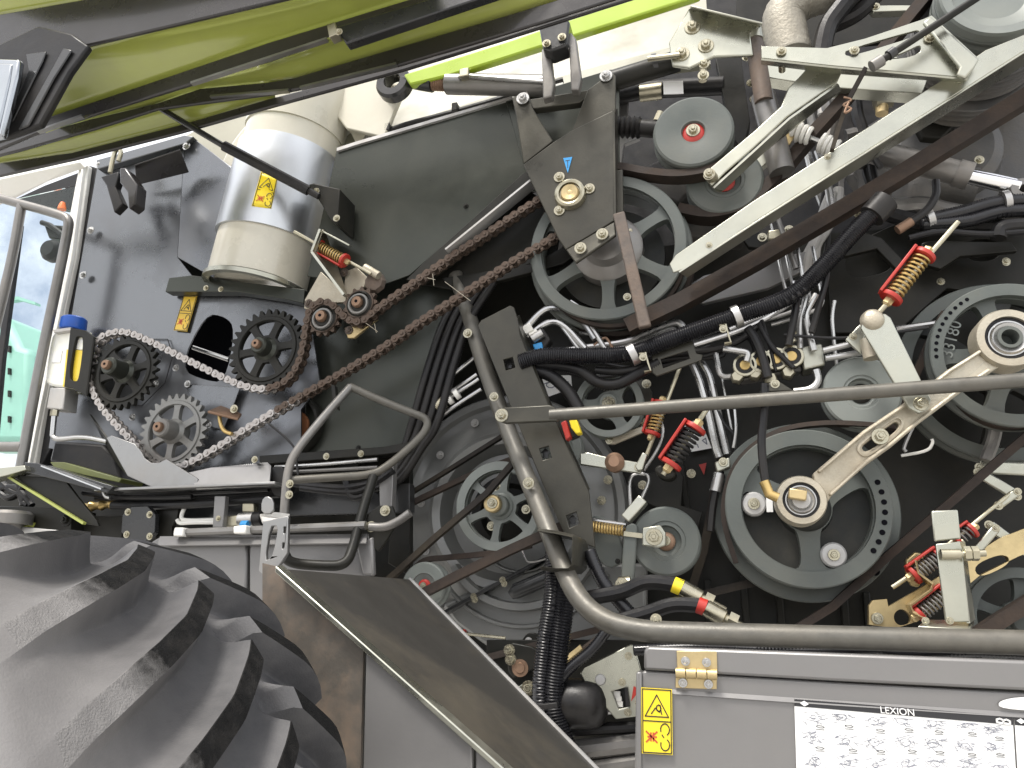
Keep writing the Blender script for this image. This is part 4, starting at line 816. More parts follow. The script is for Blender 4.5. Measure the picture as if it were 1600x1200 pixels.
ab = T('support_tube', 'dark tube arm from the bearing plate to the zinc bracket', 'tube', P(950, 125, .03))
O('tube', G().tube(PP([(952, 128), (1060, 95)], .05), S(1000, 110, .05) * 15, 20), 'charcoal', ab); O('clamp', G().tube(PP([(1020, 104), (1028, 102)], .05), S(1000, 110, .05) * 17, 20), 'charcoal_gloss', ab)
O('threaded_end', G().tube(PP([(1012, 92), (1062, 86)], -.01), S(1000, 110, .05) * 4, 10), 'zinc', ab)
O('sensor_tube', G().tube(PP([(950, 152), (1010, 140), (1130, 134)], .16), S(1000, 140, .16) * 13, 16), 'plastic_black', None, 'black tube with a white tag above the upper idler', 'tube')
O('paper_tag', G().plate([(1036, 127), (1067, 126), (1068, 146), (1037, 147)], .08, .003), 'sticker_white', bpy.data.objects['sensor_tube'])
O('sleeve_end', G().tube(PP([(1000, 146), (1034, 142)], .15), S(1000, 140, .16) * 12, 16), 'zinc', None, 'shiny metal sleeve on the black tube beside the white tag', 'sleeve')
ga = T('rubber_gaiter', 'ribbed black rubber gaiter left of the upper idler', 'gaiter', P(965, 200, .06))
gp = resample(PP([(962, 198), (1002, 200)], .06), .008)
O('bellows', G().tube(gp, [.034 if i % 2 else .026 for i in range(len(gp))], 18), 'hose', ga, ang=70); O('sleeve', G().tube(PP([(1000, 200), (1036, 203)], .06), .026, 18), 'plastic_black', ga); O('nipple', G().tube(PP([(1026, 190), (1032, 176)], .05), .012, 10), 'zinc', ga)
plate('dark_column_upper', 'dark column behind the zinc corner bracket', 'column', [(1118, 90), (1158, 88), (1172, 190), (1160, 236), (1142, 210)], .14, .05, 'charcoal', bl=[(1166, 90), (1173, 130), (1178, 155)], br=6)
tr = O('tie_rod', G().tube(PP([(1100, 92), (1098, 126)], .02), .012, 10), 'zinc', None, 'short threaded tie rod under the zinc bracket', 'rod')
bolts(tr, [(1100, 100), (1099, 118)], .01, 8)
plate('light_bracket', 'pale sheet bracket behind the gaiter and twin pulley', 'bracket', [(962, 158), (982, 156), (980, 180), (975, 210), (1000, 215), (975, 225), (970, 266), (962, 266)], .2, .02, 'grey_door')
plate('cast_support', 'dusty cast support behind the idlers', 'casting', [(1000, 262), (1060, 235), (1090, 250), (1080, 300), (1060, 318), (1010, 300)], .16, .05, 'engine_cast', bev=.01)
plate('blank_plate', 'dark dusty cast block below the two idlers', 'casting', [(1030, 300), (1080, 290), (1130, 330), (1190, 335), (1160, 380), (1060, 372)], .2, .06, 'engine_cast', bev=.01)
# ================================================================ zinc guard bars
gb = T('guard_bar', 'long pale zinc channel bar slanting up to the upper right', 'bar', P(1060, 410, -.06))
O('web', G().plate([(1046, 412), (1056, 398), (1180, 312), (1482, 118), (1540, 78), (1660, 30), (1660, 46), (1596, 82), (1180, 346), (1070, 420), (1052, 426)], -.07, .006), 'zinc_plate', gb, bev=.002)
O('lower_flange', G().sheet([(1060, 424, -.07), (1180, 346, -.07), (1596, 82, -.07), (1660, 46, -.07), (1660, 62, -.01), (1600, 92, -.01), (1180, 362, -.01), (1072, 432, -.01)], .005), 'zinc_plate', gb, bev=.001)
bolts(gb, [(1293, 245), (1108, 383)], -.07, 5)
ub = T('curved_bar', 'curved zinc arm carrying the lower idler', 'arm', P(1112, 290, -.02))
O('web', G().plate([(1101, 274), (1110, 262), (1180, 203), (1220, 166), (1231, 138), (1262, 105), (1322, 98), (1308, 128), (1230, 182), (1180, 228), (1134, 268), (1112, 290)], -.05, .008), 'zinc_plate', ub, bev=.003)
O('lower_flange', G().sheet([(1114, 292, -.05), (1182, 230, -.05), (1232, 184, -.05), (1308, 130, -.05), (1312, 140, .0), (1240, 190, .0), (1190, 238, .0), (1128, 296, .0)], .006), 'zinc_plate', ub)
O('pin', G().tube(PP([(1108, 272, -.075), (1124, 292, .02)]), S(1110, 272, -.07) * 9, 16), 'zinc', ub); bolt(ub, 1108, 271, -.075, 8)
tb = T('triangle_plate', 'white zinc triangular plate with long slots, near the engine pulley', 'plate', P(1330, 90, -.1))
O('plate', G().plate([(1190, 72), (1292, 75), (1352, 60), (1442, 30), (1456, 24), (1530, 92), (1512, 121), (1470, 117), (1300, 102), (1190, 90)], -.10, .007, [rnd([(1320, 86), (1322, 78), (1430, 47), (1437, 48), (1436, 55), (1330, 88)], 1), rnd([(1396, 88), (1420, 78), (1436, 70), (1440, 74), (1436, 84), (1410, 92)], 1)]), 'zinc_plate', tb, bev=.002)
O('lower_flange', G().sheet([(1190, 91, -.10), (1300, 103, -.10), (1470, 118, -.10), (1512, 122, -.10), (1500, 126, -.05), (1300, 112, -.05), (1190, 98, -.05)], .005), 'zinc_plate', tb)
O('side_flange', G().plate([(1442, 34), (1454, 25), (1530, 92), (1522, 106), (1508, 122), (1495, 116), (1500, 104)], -.125, .012), 'zinc_plate', tb, bev=.004)
bolts(tb, [(1335, 79), (1452, 60), (1503, 104), (1221, 80)], -.105, 7)
O('spacer', G().tube(PP([(1448, 70, -.09), (1450, 94, -.02)]), .01, 12), 'zinc', tb); O('spacer', G().tube(PP([(1221, 84, -.09), (1222, 110, -.02)]), .01, 12), 'zinc', tb)
plate('rear_guard_beam', 'dusty pale beam behind the triangular zinc plate', 'beam', [(1195, 94), (1300, 112), (1450, 122), (1440, 146), (1296, 136), (1195, 120)], .04, .05, 'zinc_plate')
lv = T('pull_rod', 'dark pull rod running up over the triangular plate', 'rod', P(1360, 105, -.15))
O('rod', G().tube(PP([(1560, -25), (1366, 102)], -.16), S(1450, 50, -.16) * 5.5, 12), 'charcoal', lv); O('collar', G().tube(PP([(1378, 94), (1362, 104)], -.16), S(1450, 50, -.16) * 9, 14), 'tube_steel', lv); O('collar', G().tube(PP([(1398, 80), (1388, 87)], -.16), S(1450, 50, -.16) * 8, 14), 'charcoal_gloss', lv)
O('strap', G().ribbon(PP([(1352, 108), (1340, 130), (1324, 160), (1312, 195), (1300, 235)], -.12), .02, .010), 'belt_dark', lv)
wr = O('lashing_wire', G().tube(catmull(PP([(1318, 152), (1330, 156), (1318, 164), (1330, 170), (1320, 176), (1326, 160)], -.14), 5), .003, 6), 'copper', None, 'rusty wire wrapped round the strap', 'wire')
# ================================================================ engine bay
ep = T('engine_pulley', 'stacked grey engine pulley with belts at the upper corner', 'pulley', P(1545, 20, -.05))
c = P(1562, -18, -.02); q = S(1550, 0, 0)
O('front_dish', G().lathe(c, [(0, .03), (q * 40, .028), (q * 62, .012), (q * 66, .0), (q * 80, -.004), (q * 82, .004), (q * 82, .03), (0, .05)], 64), 'pulley_light', ep, ang=20)
O('belt_rim', G().lathe(c + YA * .03, rimprof(q * 84, q * 40, .10, 3, .05), 64), 'pulley', ep, ang=25)
O('rear_rim', G().lathe(c + YA * .14, rimprof(q * 100, q * 40, .10, 4, .04), 64), 'engine_cast', ep, ang=25)
O('rear_rim', G().lathe(c + YA * .26, rimprof(q * 112, q * 40, .08, 3, .04), 64), 'engine_cast', ep, ang=25)
belt('engine_belt', 'brown belt wrapped round the engine pulley', circ(1564, -14, 84, 40), .08, .05, 6, 'belt', closed=True)
en = T('engine_block', 'dusty grey engine casting at the upper corner', 'engine', P(1500, 250, .4))
O('block', G().plate([(1335, 205), (1400, 165), (1470, 150), (1640, 140), (1640, 330), (1480, 330), (1430, 260), (1360, 240)], .42, .3), 'engine_cast', en, bev=.02)
O('bell_housing', G().lathe(P(1480, 225, .36), [(0, 0), (.13, 0), (.16, .02), (.17, .06), (0, .06)], 36), 'engine_cast', en, ang=25)
O('boss', G().lathe(P(1460, 195, .34), [(0, 0), (.05, 0), (.06, .02), (.06, .06), (0, .06)], 6), 'charcoal', en, bev=.004)
O('outlet', G().tube(chaikin(PP([(1430, 330), (1432, 300), (1460, 292), (1520, 300)], .33), 2), .07, 18), 'engine_cast', en)
O('sump_rib', G().plate([(1440, 300), (1600, 312), (1600, 330), (1450, 326)], .38, .06), 'engine_cast', en, bev=.008)
bolts(en, [(1445, 190), (1500, 180), (1560, 185), (1530, 250)], .335, 7)
hy = T('hydraulic_ram', 'grey hydraulic ram with chrome rod right of the guard bar', 'cylinder', P(1440, 255, .12))
O('barrel', G().tube(PP([(1345, 232), (1500, 272)], .14), S(1450, 255, .14) * 19, 22), 'tube_steel', hy); O('gland', G().tube(PP([(1494, 270), (1516, 276)], .14), S(1450, 255, .14) * 21, 22), 'tube_steel', hy)
O('rod', G().tube(PP([(1512, 275), (1592, 293)], .14), S(1450, 255, .14) * 12, 20), 'chrome', hy); O('eye', G().lathe(P(1600, 294, .12), [(.012, 0), (.03, 0), (.036, .01), (.036, .05), (.012, .05), (.012, 0)], 24), 'tube_steel', hy)
hw = O('exhaust_pipe', G().tube(catmull(PP([(1236, 90), (1228, 55), (1226, 25), (1250, 0), (1300, -18), (1360, -40)], .3), 8), [S(1230, 50, .3) * (30 + (i % 2) * .8) for i in range(41)], 24), 'heat_wrap', None, 'heat-wrapped exhaust pipe at the top edge', 'pipe')
pipe('black_hose', 'thick black hose right of the heat-wrapped pipe', 'hose', [(1282, 90), (1292, 45), (1312, 15), (1345, -25)], 14, 'hose', .25, cr=True)
pipe('black_hose', 'black hose joining the thick hose near the top edge', 'hose', [(1300, 40), (1340, 20), (1380, -20)], 12, 'hose', .3, cr=True)
plate('top_bracket', 'pale small bracket at the top edge with two bolts', 'bracket', [(1355, 8), (1442, 8), (1442, 16), (1365, 18)], .3, .03, 'zinc_plate', bl=[(1362, 6), (1368, 10)], br=6)
plate('engine_shroud', 'dark sheet shroud behind the heat-wrapped pipe', 'panel', [(1150, -40), (1450, -40), (1450, 60), (1260, 75), (1150, 40)], .6, .02, 'charcoal')
ws = T('return_spring', 'pale coil spring with zinc plate right of the pivot tube', 'spring', P(1240, 205, .06))
O('coil', G().helix(P(1238, 203, .06), P(1268, 215, .06), S(1250, 205, .06) * 12, .007, 4), 'white_paint', ws); O('coil', G().helix(P(1282, 222, .06), P(1310, 236, .06), S(1250, 205, .06) * 12, .007, 4), 'white_paint', ws)
O('plate', G().plate(rnd([(1224, 196), (1238, 188), (1246, 200), (1236, 224), (1228, 228)], 1), .05, .008), 'zinc_yellow', ws, bev=.002); bolt(ws, 1232, 198, .05, 7)
O('rod', G().tube(PP([(1240, 205), (1340, 245)], .06), .008), 'steel', ws)
plate('cross_bracket', 'zinc cross bracket between pivot tube and idler', 'bracket', [(1180, 240), (1222, 210), (1226, 232), (1186, 264)], .07, .03, 'zinc_plate')
for i, (pts, r, m) in enumerate((([(1290, 150), (1292, 170), (1300, 190), (1296, 215)], 8, 'tube_steel'), ([(1286, 180), (1288, 165), (1300, 155), (1324, 152)], 8, 'steel_dull'), ([(1335, 140), (1340, 180), (1348, 210), (1345, 260)], 9, 'hose'), ([(1322, 215), (1345, 210), (1360, 215)], 12, 'engine_cast'),
        ([(1262, 240), (1275, 290), (1290, 330)], 6, 'steel'), ([(1278, 236), (1292, 280), (1300, 330)], 6, 'steel'), ([(1300, 300), (1288, 330), (1276, 372), (1262, 400), (1258, 430)], 8, 'steel_dull'), ([(1310, 295), (1305, 330), (1290, 360), (1275, 385), (1272, 425)], 8, 'steel_dull'), ([(1290, 290), (1284, 330), (1294, 365), (1290, 400)], 4, 'hose'),
        ([(1350, 255), (1358, 285), (1370, 300)], 6, 'hose'), ([(1362, 258), (1368, 285), (1378, 296)], 6, 'hose'))):
    pipe('bay_pipe', ['dark bent pipe behind the curved zinc arm', 'pale hooked pipe behind the brown belt', 'black hose hanging behind the lashing wire', 'cast elbow right of the coil spring', 'bright straight pipe under the coil spring', 'second bright pipe under the coil spring', 'pale bent pipe, left of the pair under the guard bar', 'pale bent pipe, right of the pair under the guard bar', 'thin black cable beside the pale bent pipes', 'black hose just under the guard bar', 'second black hose just under the guard bar'][i], 'pipe', pts, r, m, .2 + .012 * (i % 5), cr=True)
plate('bay_sheet', 'grey inner panel with a dark window under the guard bar', 'panel', [(1310, 262), (1350, 258), (1360, 310), (1330, 330), (1312, 322)], .3, .02, 'grey_door', holes=[rnd([(1318, 272), (1340, 266), (1344, 306), (1320, 314)], 1)])
vf = T('bay_valve', 'brassy valve stem behind the guard bar', 'valve', P(1375, 165, .2))
O('cap', G().tube(PP([(1366, 158), (1392, 152)], .2), .03, 16), 'zinc', vf); O('stem', G().tube(PP([(1378, 155), (1378, 178)], .2), .018, 12), 'zinc_yellow', vf)
for i, (pts, r, m) in enumerate((([(1376, 320), (1400, 325), (1440, 322), (1500, 335), (1620, 345)], 15, 'tube_steel'), ([(1380, 330), (1430, 345), (1500, 352), (1620, 350)], 13, 'hose'))):
    pipe('coolant_pipe', ['grey pipe running right below the hydraulic ram', 'black pipe below the grey one, right of the hose clamp'][i], 'pipe', pts, r, m, .2, cr=True)
for i, pts in enumerate(([(1440, 345), (1500, 332), (1560, 316), (1630, 312)], [(1440, 352), (1510, 345), (1570, 330), (1630, 330)])):
    h_ = conduit('corrugated_hose', ['upper black corrugated hose at the frame edge under the ram', 'lower black corrugated hose at the frame edge under the ram'][i], pts, 11, .13)
    if i == 0:
        for a, b in (((1446, 344), (1456, 341)), ((1566, 316), (1576, 314))): O('clamp', G().tube(PP([a, b], .13), .03, 18), 'steel', h_)
h_ = pipe('cable_with_boot', 'black cable with a brown rubber end under the ram', 'cable', [(1462, 282), (1462, 305), (1448, 328), (1424, 346), (1412, 352)], 6, 'hose', .08, cr=True)
O('boot', G().tube(PP([(1424, 346), (1402, 360)], .08), S(1410, 355, .08) * 7.5, 12), 'copper', h_)
hy2 = pipe('thick_hose', 'thick black hose at the frame edge, lower', 'hose', [(1560, 372), (1570, 355), (1640, 352)], 12, 'hose', .1, cr=True)
plate('upper_bracket', 'dark bracket plate holding the red spring rod', 'bracket', [(1440, 380), (1452, 376), (1580, 378), (1590, 392), (1500, 400), (1470, 420), (1440, 412)], .18, .02, 'charcoal', bl=[(1572, 408)], br=6)
fa = plate('angled_strut', 'dark angled arm reaching to the corrugated hose clamp', 'arm', [(1335, 372), (1348, 362), (1378, 372), (1424, 420), (1412, 432), (1370, 388), (1300, 405), (1296, 392)], .12, .02, 'charcoal', bl=[(1343, 334)], br=8)
# centre plate strip
plate('grey_strip', 'plain grey strip behind the long slanting belt', 'strip', [(1062, 455), (1100, 430), (1262, 392), (1262, 420), (1200, 450), (1098, 474)], .2, .02, 'grey_door')
plate('pipe_clamp_plate', 'dark clamp plate holding thin pipes under the guard bar', 'bracket', [(1160, 372), (1186, 362), (1200, 372), (1232, 360), (1240, 380), (1210, 390), (1170, 386)], .15, .02, 'charcoal', bl=[(1191, 371), (1233, 359)], br=7)
for i, x in enumerate((1203, 1216)):
    pipe('riser_pipe', ['thin riser pipe, left of the pair through the clamp', 'thin riser pipe, right of the pair through the clamp'][i], 'pipe', [(x, 345), (x + 8, 375), (x + 18, 430), (x + 30, 470), (x + 22, 480)], 2.6, 'steel', .12)
O('pipe_clamp', G().box(P(1214, 369, .11), .05, .03, .03), 'zinc', None, 'small silver clamp on the two riser pipes', 'clamp', bev=.004)
# ================================================================ hoses, pipes and valves in the middle
def clamps(o, lst, Y, r):
    for a, b in lst: O('clamp', G().tube(PP([a, b], Y), r, 18), 'steel', o)
hs = conduit('corrugated_hose', 'thick black corrugated hose sweeping from post to engine bay', [(812, 566), (850, 556), (915, 556), (985, 552), (1060, 526), (1150, 494), (1235, 462), (1290, 412), (1335, 362), (1372, 326)], 13.5, -.03, at=3)
clamps(hs, [((984, 556), (994, 551)), ((1146, 497), (1156, 493))], -.03, .031)
O('end_boot', G().tube(PP([(1362, 338), (1384, 314)], -.03), .034, 18), 'plastic_black', hs); clamps(hs, [((1360, 330), (1380, 336))], -.03, .016)
for i, (pts, r) in enumerate((([(812, 572), (860, 570), (905, 578), (935, 598), (965, 600), (1000, 582), (1030, 566)], 9), ([(832, 578), (862, 588), (888, 612), (905, 640)], 10), ([(930, 578), (970, 580), (1010, 572)], 7))):
    conduit('corrugated_hose', ['black looping hose below the thick corrugated hose', 'black hose dropping behind the guard rail end', 'short black hose between the looping hose and bracket'][i], pts, r, .0, 'hose')
for i, pts in enumerate(([(1000, 560), (1060, 552), (1120, 545), (1160, 530), (1190, 505)], [(1000, 570), (1050, 560), (1110, 553), (1175, 520)], [(1035, 572), (1070, 562), (1126, 556), (1122, 545), (1080, 550)], [(1010, 548), (1040, 545), (1090, 535), (1170, 512)])):
    pipe('wire_loom', ['thin black loom, top of those behind the frame bracket', 'second thin black loom behind the frame bracket', 'looped black loom right of the frame bracket', 'thin black loom hugging the thick hose'][i], 'cable', pts, 4.5, 'hose', .05 + .01 * i, cr=True)
for i, (pts, r) in enumerate((([(822, 512), (846, 486), (862, 480), (900, 484), (930, 530)], 5), ([(824, 526), (856, 502), (880, 505), (915, 545)], 5), ([(866, 556), (884, 546), (980, 535), (1000, 524), (1052, 503), (1066, 506), (1076, 530)], 5), ([(866, 565), (890, 552), (985, 543), (1005, 532), (1050, 512), (1060, 520), (1068, 545)], 4),
        ([(1070, 545), (1085, 575), (1095, 600), (1106, 640), (1118, 700), (1124, 715)], 6), ([(1082, 545), (1100, 572), (1110, 590), (1120, 640), (1136, 710)], 6), ([(1118, 552), (1122, 575), (1128, 590), (1152, 587)], 4.5), ([(1085, 540), (1180, 510), (1240, 470)], 4.5), ([(1140, 515), (1195, 492), (1245, 468), (1240, 440)], 4),
        ([(1006, 735), (1030, 700), (1038, 670), (1030, 655)], 2.5), ([(985, 790), (983, 745), (1000, 738), (1018, 745), (1000, 785)], 3), ([(1128, 590), (1142, 665), (1143, 672)], 2), ([(905, 480), (950, 552)], 4), ([(870, 500), (915, 560)], 3))):
    pipe('metal_pipe', ['bright bent pipe at the top of the post plate', 'second bright bent pipe at the top of the post plate', 'bright pipe bending down over the frame bracket', 'lower bright pipe bending down over the frame bracket', 'left of two bright pipes dropping behind the guard rail', 'right of two bright pipes dropping behind the guard rail', 'small bent pipe ending at the valve block', 'long bright pipe along the thick hose', 'upper bright pipe near the riser pipes', 'thin bent wire beside the brass spring unit', 'bent wire loop below the brass spring unit', 'thin dark line right of the two bright pipes', 'bright pipe slanting behind the thick hose', 'thin pipe slanting below the twin pulley'][i], 'pipe', pts, r, 'steel', .06 + .008 * (i % 6))
more = [('pipe', 'steel', 3.2, [(1246, 388), (1256, 440), (1264, 468), (1240, 486), (1196, 500)], 'bright pipe bending towards the thick hose clamp'), ('pipe', 'steel', 3.2, [(1270, 385), (1280, 440), (1284, 474), (1262, 490), (1205, 508)], 'bright pipe parallel to the bent one by the hose clamp'),
    ('pipe', 'steel', 2.6, [(892, 470), (940, 498), (1000, 508)], 'thin pipe under the twin pulley rim'), ('pipe', 'steel', 3, [(905, 520), (960, 524), (1010, 512), (1040, 500)], 'bright pipe just above the thick hose'), ('pipe', 'copper', 2.5, [(928, 540), (946, 528), (958, 546)], 'brownish short pipe above the thick hose'),
    ('cable', 'hose', 3, [(836, 552), (880, 568), (930, 566), (985, 574), (1020, 560)], 'thin black cable woven below the thick hose'), ('cable', 'hose', 3, [(846, 566), (900, 586), (950, 588), (1000, 578)], 'black cable under the woven one below the thick hose'), ('cable', 'hose', 2.5, [(1040, 566), (1062, 556), (1090, 562), (1118, 548), (1150, 540)], 'thin cable through the frame bracket'),
    ('cable', 'hose', 2.5, [(1036, 570), (1060, 566), (1076, 552), (1110, 540)], 'second thin cable through the frame bracket'), ('cable', 'hose', 3, [(1150, 520), (1172, 532), (1180, 556), (1176, 590)], 'black cable dropping to the second solenoid'), ('cable', 'hose', 3, [(1108, 612), (1130, 660), (1150, 690), (1140, 760)], 'dark cable crossing the inner wall beside the bright pipes'),
    ('pipe', 'steel', 3, [(1304, 470), (1300, 500), (1306, 560), (1312, 600)], 'upright bright pipe right of the silver end block'), ('pipe', 'tube_steel', 4, [(1212, 330), (1222, 360), (1244, 420)], 'grey pipe behind the riser pipes'), ('pipe', 'steel', 2.4, [(1148, 640), (1150, 672), (1146, 700)], 'short thin pipe on the inner wall'),
    ('cable', 'hose', 5, [(1420, 372), (1470, 362), (1540, 366), (1620, 360)], 'black hose along the frame under the corrugated hoses'), ('pipe', 'steel_dull', 6, [(1240, 150), (1262, 170), (1270, 200)], 'dull pipe behind the coil spring plate'), ('cable', 'hose', 5, [(1350, 215), (1362, 240), (1376, 262)], 'black cable behind the guard bar middle')]
for i, (c_, m_, r_, pts, lb_) in enumerate(more): pipe('thin_' + c_, lb_, c_, pts, r_, m_, .07 + .012 * (i % 4), cr=True)
plate('frame_bracket', 'olive open frame bracket behind the thick hose', 'bracket', [(1018, 553), (1022, 548), (1082, 532), (1088, 552), (1098, 554), (1096, 563), (1026, 588), (1019, 582)], -.012, .008, 'olive_dark', holes=[[(1032, 561), (1074, 548), (1078, 560), (1036, 575)]], bl=[], bev=.002)
for i, (x, y) in enumerate(((1005, 568), (1130, 524))):
    o = O('hose_clip', G().ribbon(PP([(x - 6, y - 14), (x + 4, y - 16), (x + 8, y), (x + 12, y + 12), (x + 2, y + 14)], -.05), .02, .004), 'zinc', None, ['zinc hose clip left of the frame bracket', 'zinc hose clip right of the frame bracket'][i], 'clip'); bolt(o, x, y - 10, -.06, 6)
cn = T('connector', 'black and blue electrical connector beside the post plate', 'connector', P(840, 540, .05))
O('body', G().plate([(826, 522), (848, 512), (860, 530), (848, 548), (834, 548)], .04, .04), 'plastic_black', cn, bev=.004); O('insert', G().plate([(832, 538), (846, 534), (848, 544), (836, 548)], .03, .012), 'sticker_blue', cn, bev=.002)
O('silver_plug', G().tube(PP([(832, 530), (848, 520)], .03), .014, 14), 'steel', cn)
for i, (x, y) in enumerate(((822, 516), (832, 526))): O('pipe_nut', G().lathe(P(x - 2, y + 2, .04), [(0, 0), (.016, 0), (.016, .025), (0, .025)], 6, Vector((1, 0, .5))), 'white_paint', None, ['white hex nut, upper, beside the post plate', 'white hex nut, lower, beside the post plate'][i], 'nut')
vb = T('valve_block', 'row of silver solenoid valves with orange coil centres', 'valve', P(1200, 575, .08))
O('manifold', G().bar(P(1155, 588, .08), P(1250, 572, .08), .04, .05), 'engine_cast', vb, bev=.006)
O('end_block', G().plate([(1248, 542), (1284, 536), (1290, 570), (1256, 578)], .04, .07), 'zinc_plate', vb, bev=.005)
for (x, y) in ((1164, 570), (1189, 564), (1213, 560), (1237, 556)):
    so_ = O('solenoid', G().lathe(P(x, y, .03), [(0, .004), (.012, .004), (.014, 0), (.028, 0), (.03, .006), (.03, .05), (0, .05)], 20), 'plastic_black', vb)
    O('coil_core', G().lathe(P(x, y, .028), [(0, 0), (.013, 0), (.015, .003), (.015, .01), (0, .01)], 12), 'brass', so_)
    O('retainer', G().lathe(P(x, y, .028), [(.024, 0), (.03, 0), (.032, .006), (.024, .006), (.024, 0)], 20), 'zinc', so_)
for (x, y) in ((1152, 587), (1180, 582), (1204, 590), (1232, 580)): O('fitting', G().lathe(P(x, y, .03), [(0, 0), (.014, 0), (.018, .005), (.018, .03), (0, .03)], 6), 'zinc', vb)
for i, (pts, r, m) in enumerate((([(1232, 540), (1236, 520), (1242, 490), (1248, 440)], 6, 'hose'), ([(1240, 535), (1236, 528), (1240, 518)], 6, 'zinc'), ([(1272, 548), (1262, 510), (1260, 490), (1275, 460)], 5, 'steel'), ([(1250, 545), (1250, 505), (1256, 480), (1262, 455)], 5, 'steel'), ([(1268, 520), (1276, 490), (1290, 440), (1294, 400)], 5, 'hose'),
        ([(1286, 548), (1310, 542), (1345, 534)], 5, 'steel'), ([(1290, 560), (1315, 556), (1350, 550)], 5, 'steel'), ([(1275, 578), (1278, 595), (1266, 608), (1240, 612)], 6, 'steel'), ([(1130, 545), (1152, 548), (1168, 552), (1166, 565)], 5, 'steel'), ([(1168, 512), (1180, 530), (1192, 560), (1200, 590)], 7, 'hose'), ([(1185, 505), (1205, 540), (1225, 560), (1240, 575)], 4, 'hose'), ([(1190, 500), (1200, 530), (1212, 580)], 3, 'hose'),
        ([(1225, 523), (1320, 528), (1450, 512)], 2.5, 'hose'))):
    pipe('valve_line', ['black hose rising from the solenoid row', 'brass hose end above the solenoid row', 'bright pipe rising from the silver end block', 'second bright pipe rising from the silver end block', 'black hose rising right of the end block', 'upper bright pipe leaving the end block sideways', 'lower bright pipe leaving the end block sideways', 'bent pipe under the silver end block', 'short pipe on the first solenoid valve', 'grey hose curving over the solenoid valves', 'thin black cable to the last solenoid', 'thin black cable to the middle solenoid', 'thin black line across the inner wall'][i], 'pipe', pts, r, m, .0 + .01 * (i % 4), cr=True)
pp_ = pipe('lubrication_hose', 'dark hose dropping from the guard rail to the crank', 'hose', [(1195, 600), (1194, 640), (1190, 690), (1194, 740), (1200, 768), (1210, 776)], 6.5, 'hose', -.12, cr=True)
O('end_fitting', G().tube(PP([(1194, 752), (1202, 772), (1216, 778)], -.12), .012, 12), 'brass', pp_)
# ================================================================ spring units in the middle
coil_damper('spring_unit', 'red spring unit with brass coil behind the guard rail', (1034, 628), (1018, 680), .05, .05, 12, 9, 'brass', rod=((1062, 575, .05), (1004, 728, .05)))
coil_damper('spring_unit', 'red spring unit with thick black coil below the guard rail', (1088, 666), (1046, 728), -.02, -.02, 16, 9, 'plastic_black', rod=((1116, 622, -.02), (1036, 742, -.02)), wire=.17)
coil_damper('spring_unit', 'red spring unit with brass coil at the upper right frame', (1446, 396), (1390, 468), -.02, -.02, 16, 11, 'brass', rod=((1497, 347, -.02), (1362, 502, -.02)))
sl_ = plate('silver_link', 'pale zinc link below the brass spring unit', 'link', [(906, 708), (918, 706), (958, 716), (1000, 722), (1006, 732), (1000, 740), (958, 734), (906, 726)], .02, .012, 'zinc_plate', bev=.003)
O('pivot', G().lathe(P(960, 722, .01), [(0, -.012), (.014, -.012), (.022, -.004), (.026, 0), (.026, .02), (0, .02)], 24), 'copper', sl_); bolt(sl_, 997, 730, .015, 6)
O('fork', G().plate([(996, 736), (992, 728), (1004, 706), (1012, 710), (1004, 734)], .0, .03), 'zinc_plate', sl_, bev=.003)
O('spring_block', G().plate(rnd([(1022, 728), (1050, 722), (1058, 744), (1040, 750), (1024, 740)], 1), -.02, .06), 'charcoal', None, 'dark block at the foot of the black spring unit', 'block', bev=.006)
O('fork_end', G().tube(PP([(1006, 780), (978, 812)], .02), .02, 4), 'zinc_plate', None, 'pale fork end above the bracketed idler', 'fork', bev=.003)
ds = O('instruction_sticker', G().plate([(1066, 662), (1094, 655), (1112, 700), (1080, 706)], .30, .002), 'sticker_white', ib)
f = quad_uv([(1066, 662), (1094, 655), (1112, 700), (1080, 706)], .30, .001)
O('drawing', strokes(f, [[(.6, .2), (.8, .4), (.6, .5)], [(.2, .7), (.4, .8), (.4, .9)], [(.7, .7), (.9, .65), (.85, .85), (.7, .7)], [(.1, .2), (.3, .1)]], .003), 'ink_soft', ds)
ds = O('instruction_sticker', G().plate([(838, 588), (892, 586), (894, 606), (856, 620)], .25, .002), 'sticker_white', ib)
f = quad_uv([(838, 588), (892, 586), (894, 606), (856, 620)], .25, .001)
O('drawing', strokes(f, [[(.2, .2), (.5, .5), (.7, .3), (.9, .5)], arc(.3, .5, .15, 0, 360, 8), arc(.6, .5, .12, 0, 360, 8), [(.1, .4), (.4, .3)], [(.5, .8), (.55, .85)]], .003), 'ink_soft', ds)
O('triangle_sticker', G().plate([(1092, 726), (1104, 723), (1100, 742)], .31, .002), 'red', ib)
rc = T('fuse_plug', 'red and yellow plugs beside the post plate', 'plug', P(885, 675, -.05))
O('red_plug', G().plate([(876, 660), (884, 656), (892, 682), (884, 688)], -.04, .03), 'red', rc, bev=.003); O('yellow_plug', G().plate([(889, 656), (900, 654), (904, 664), (908, 676), (900, 678), (892, 668)], -.05, .03), 'sticker_yellow', rc, bev=.003); O('black_body', G().plate([(882, 654), (900, 650), (904, 680), (890, 686)], -.02, .03), 'plastic_black', rc, bev=.003)
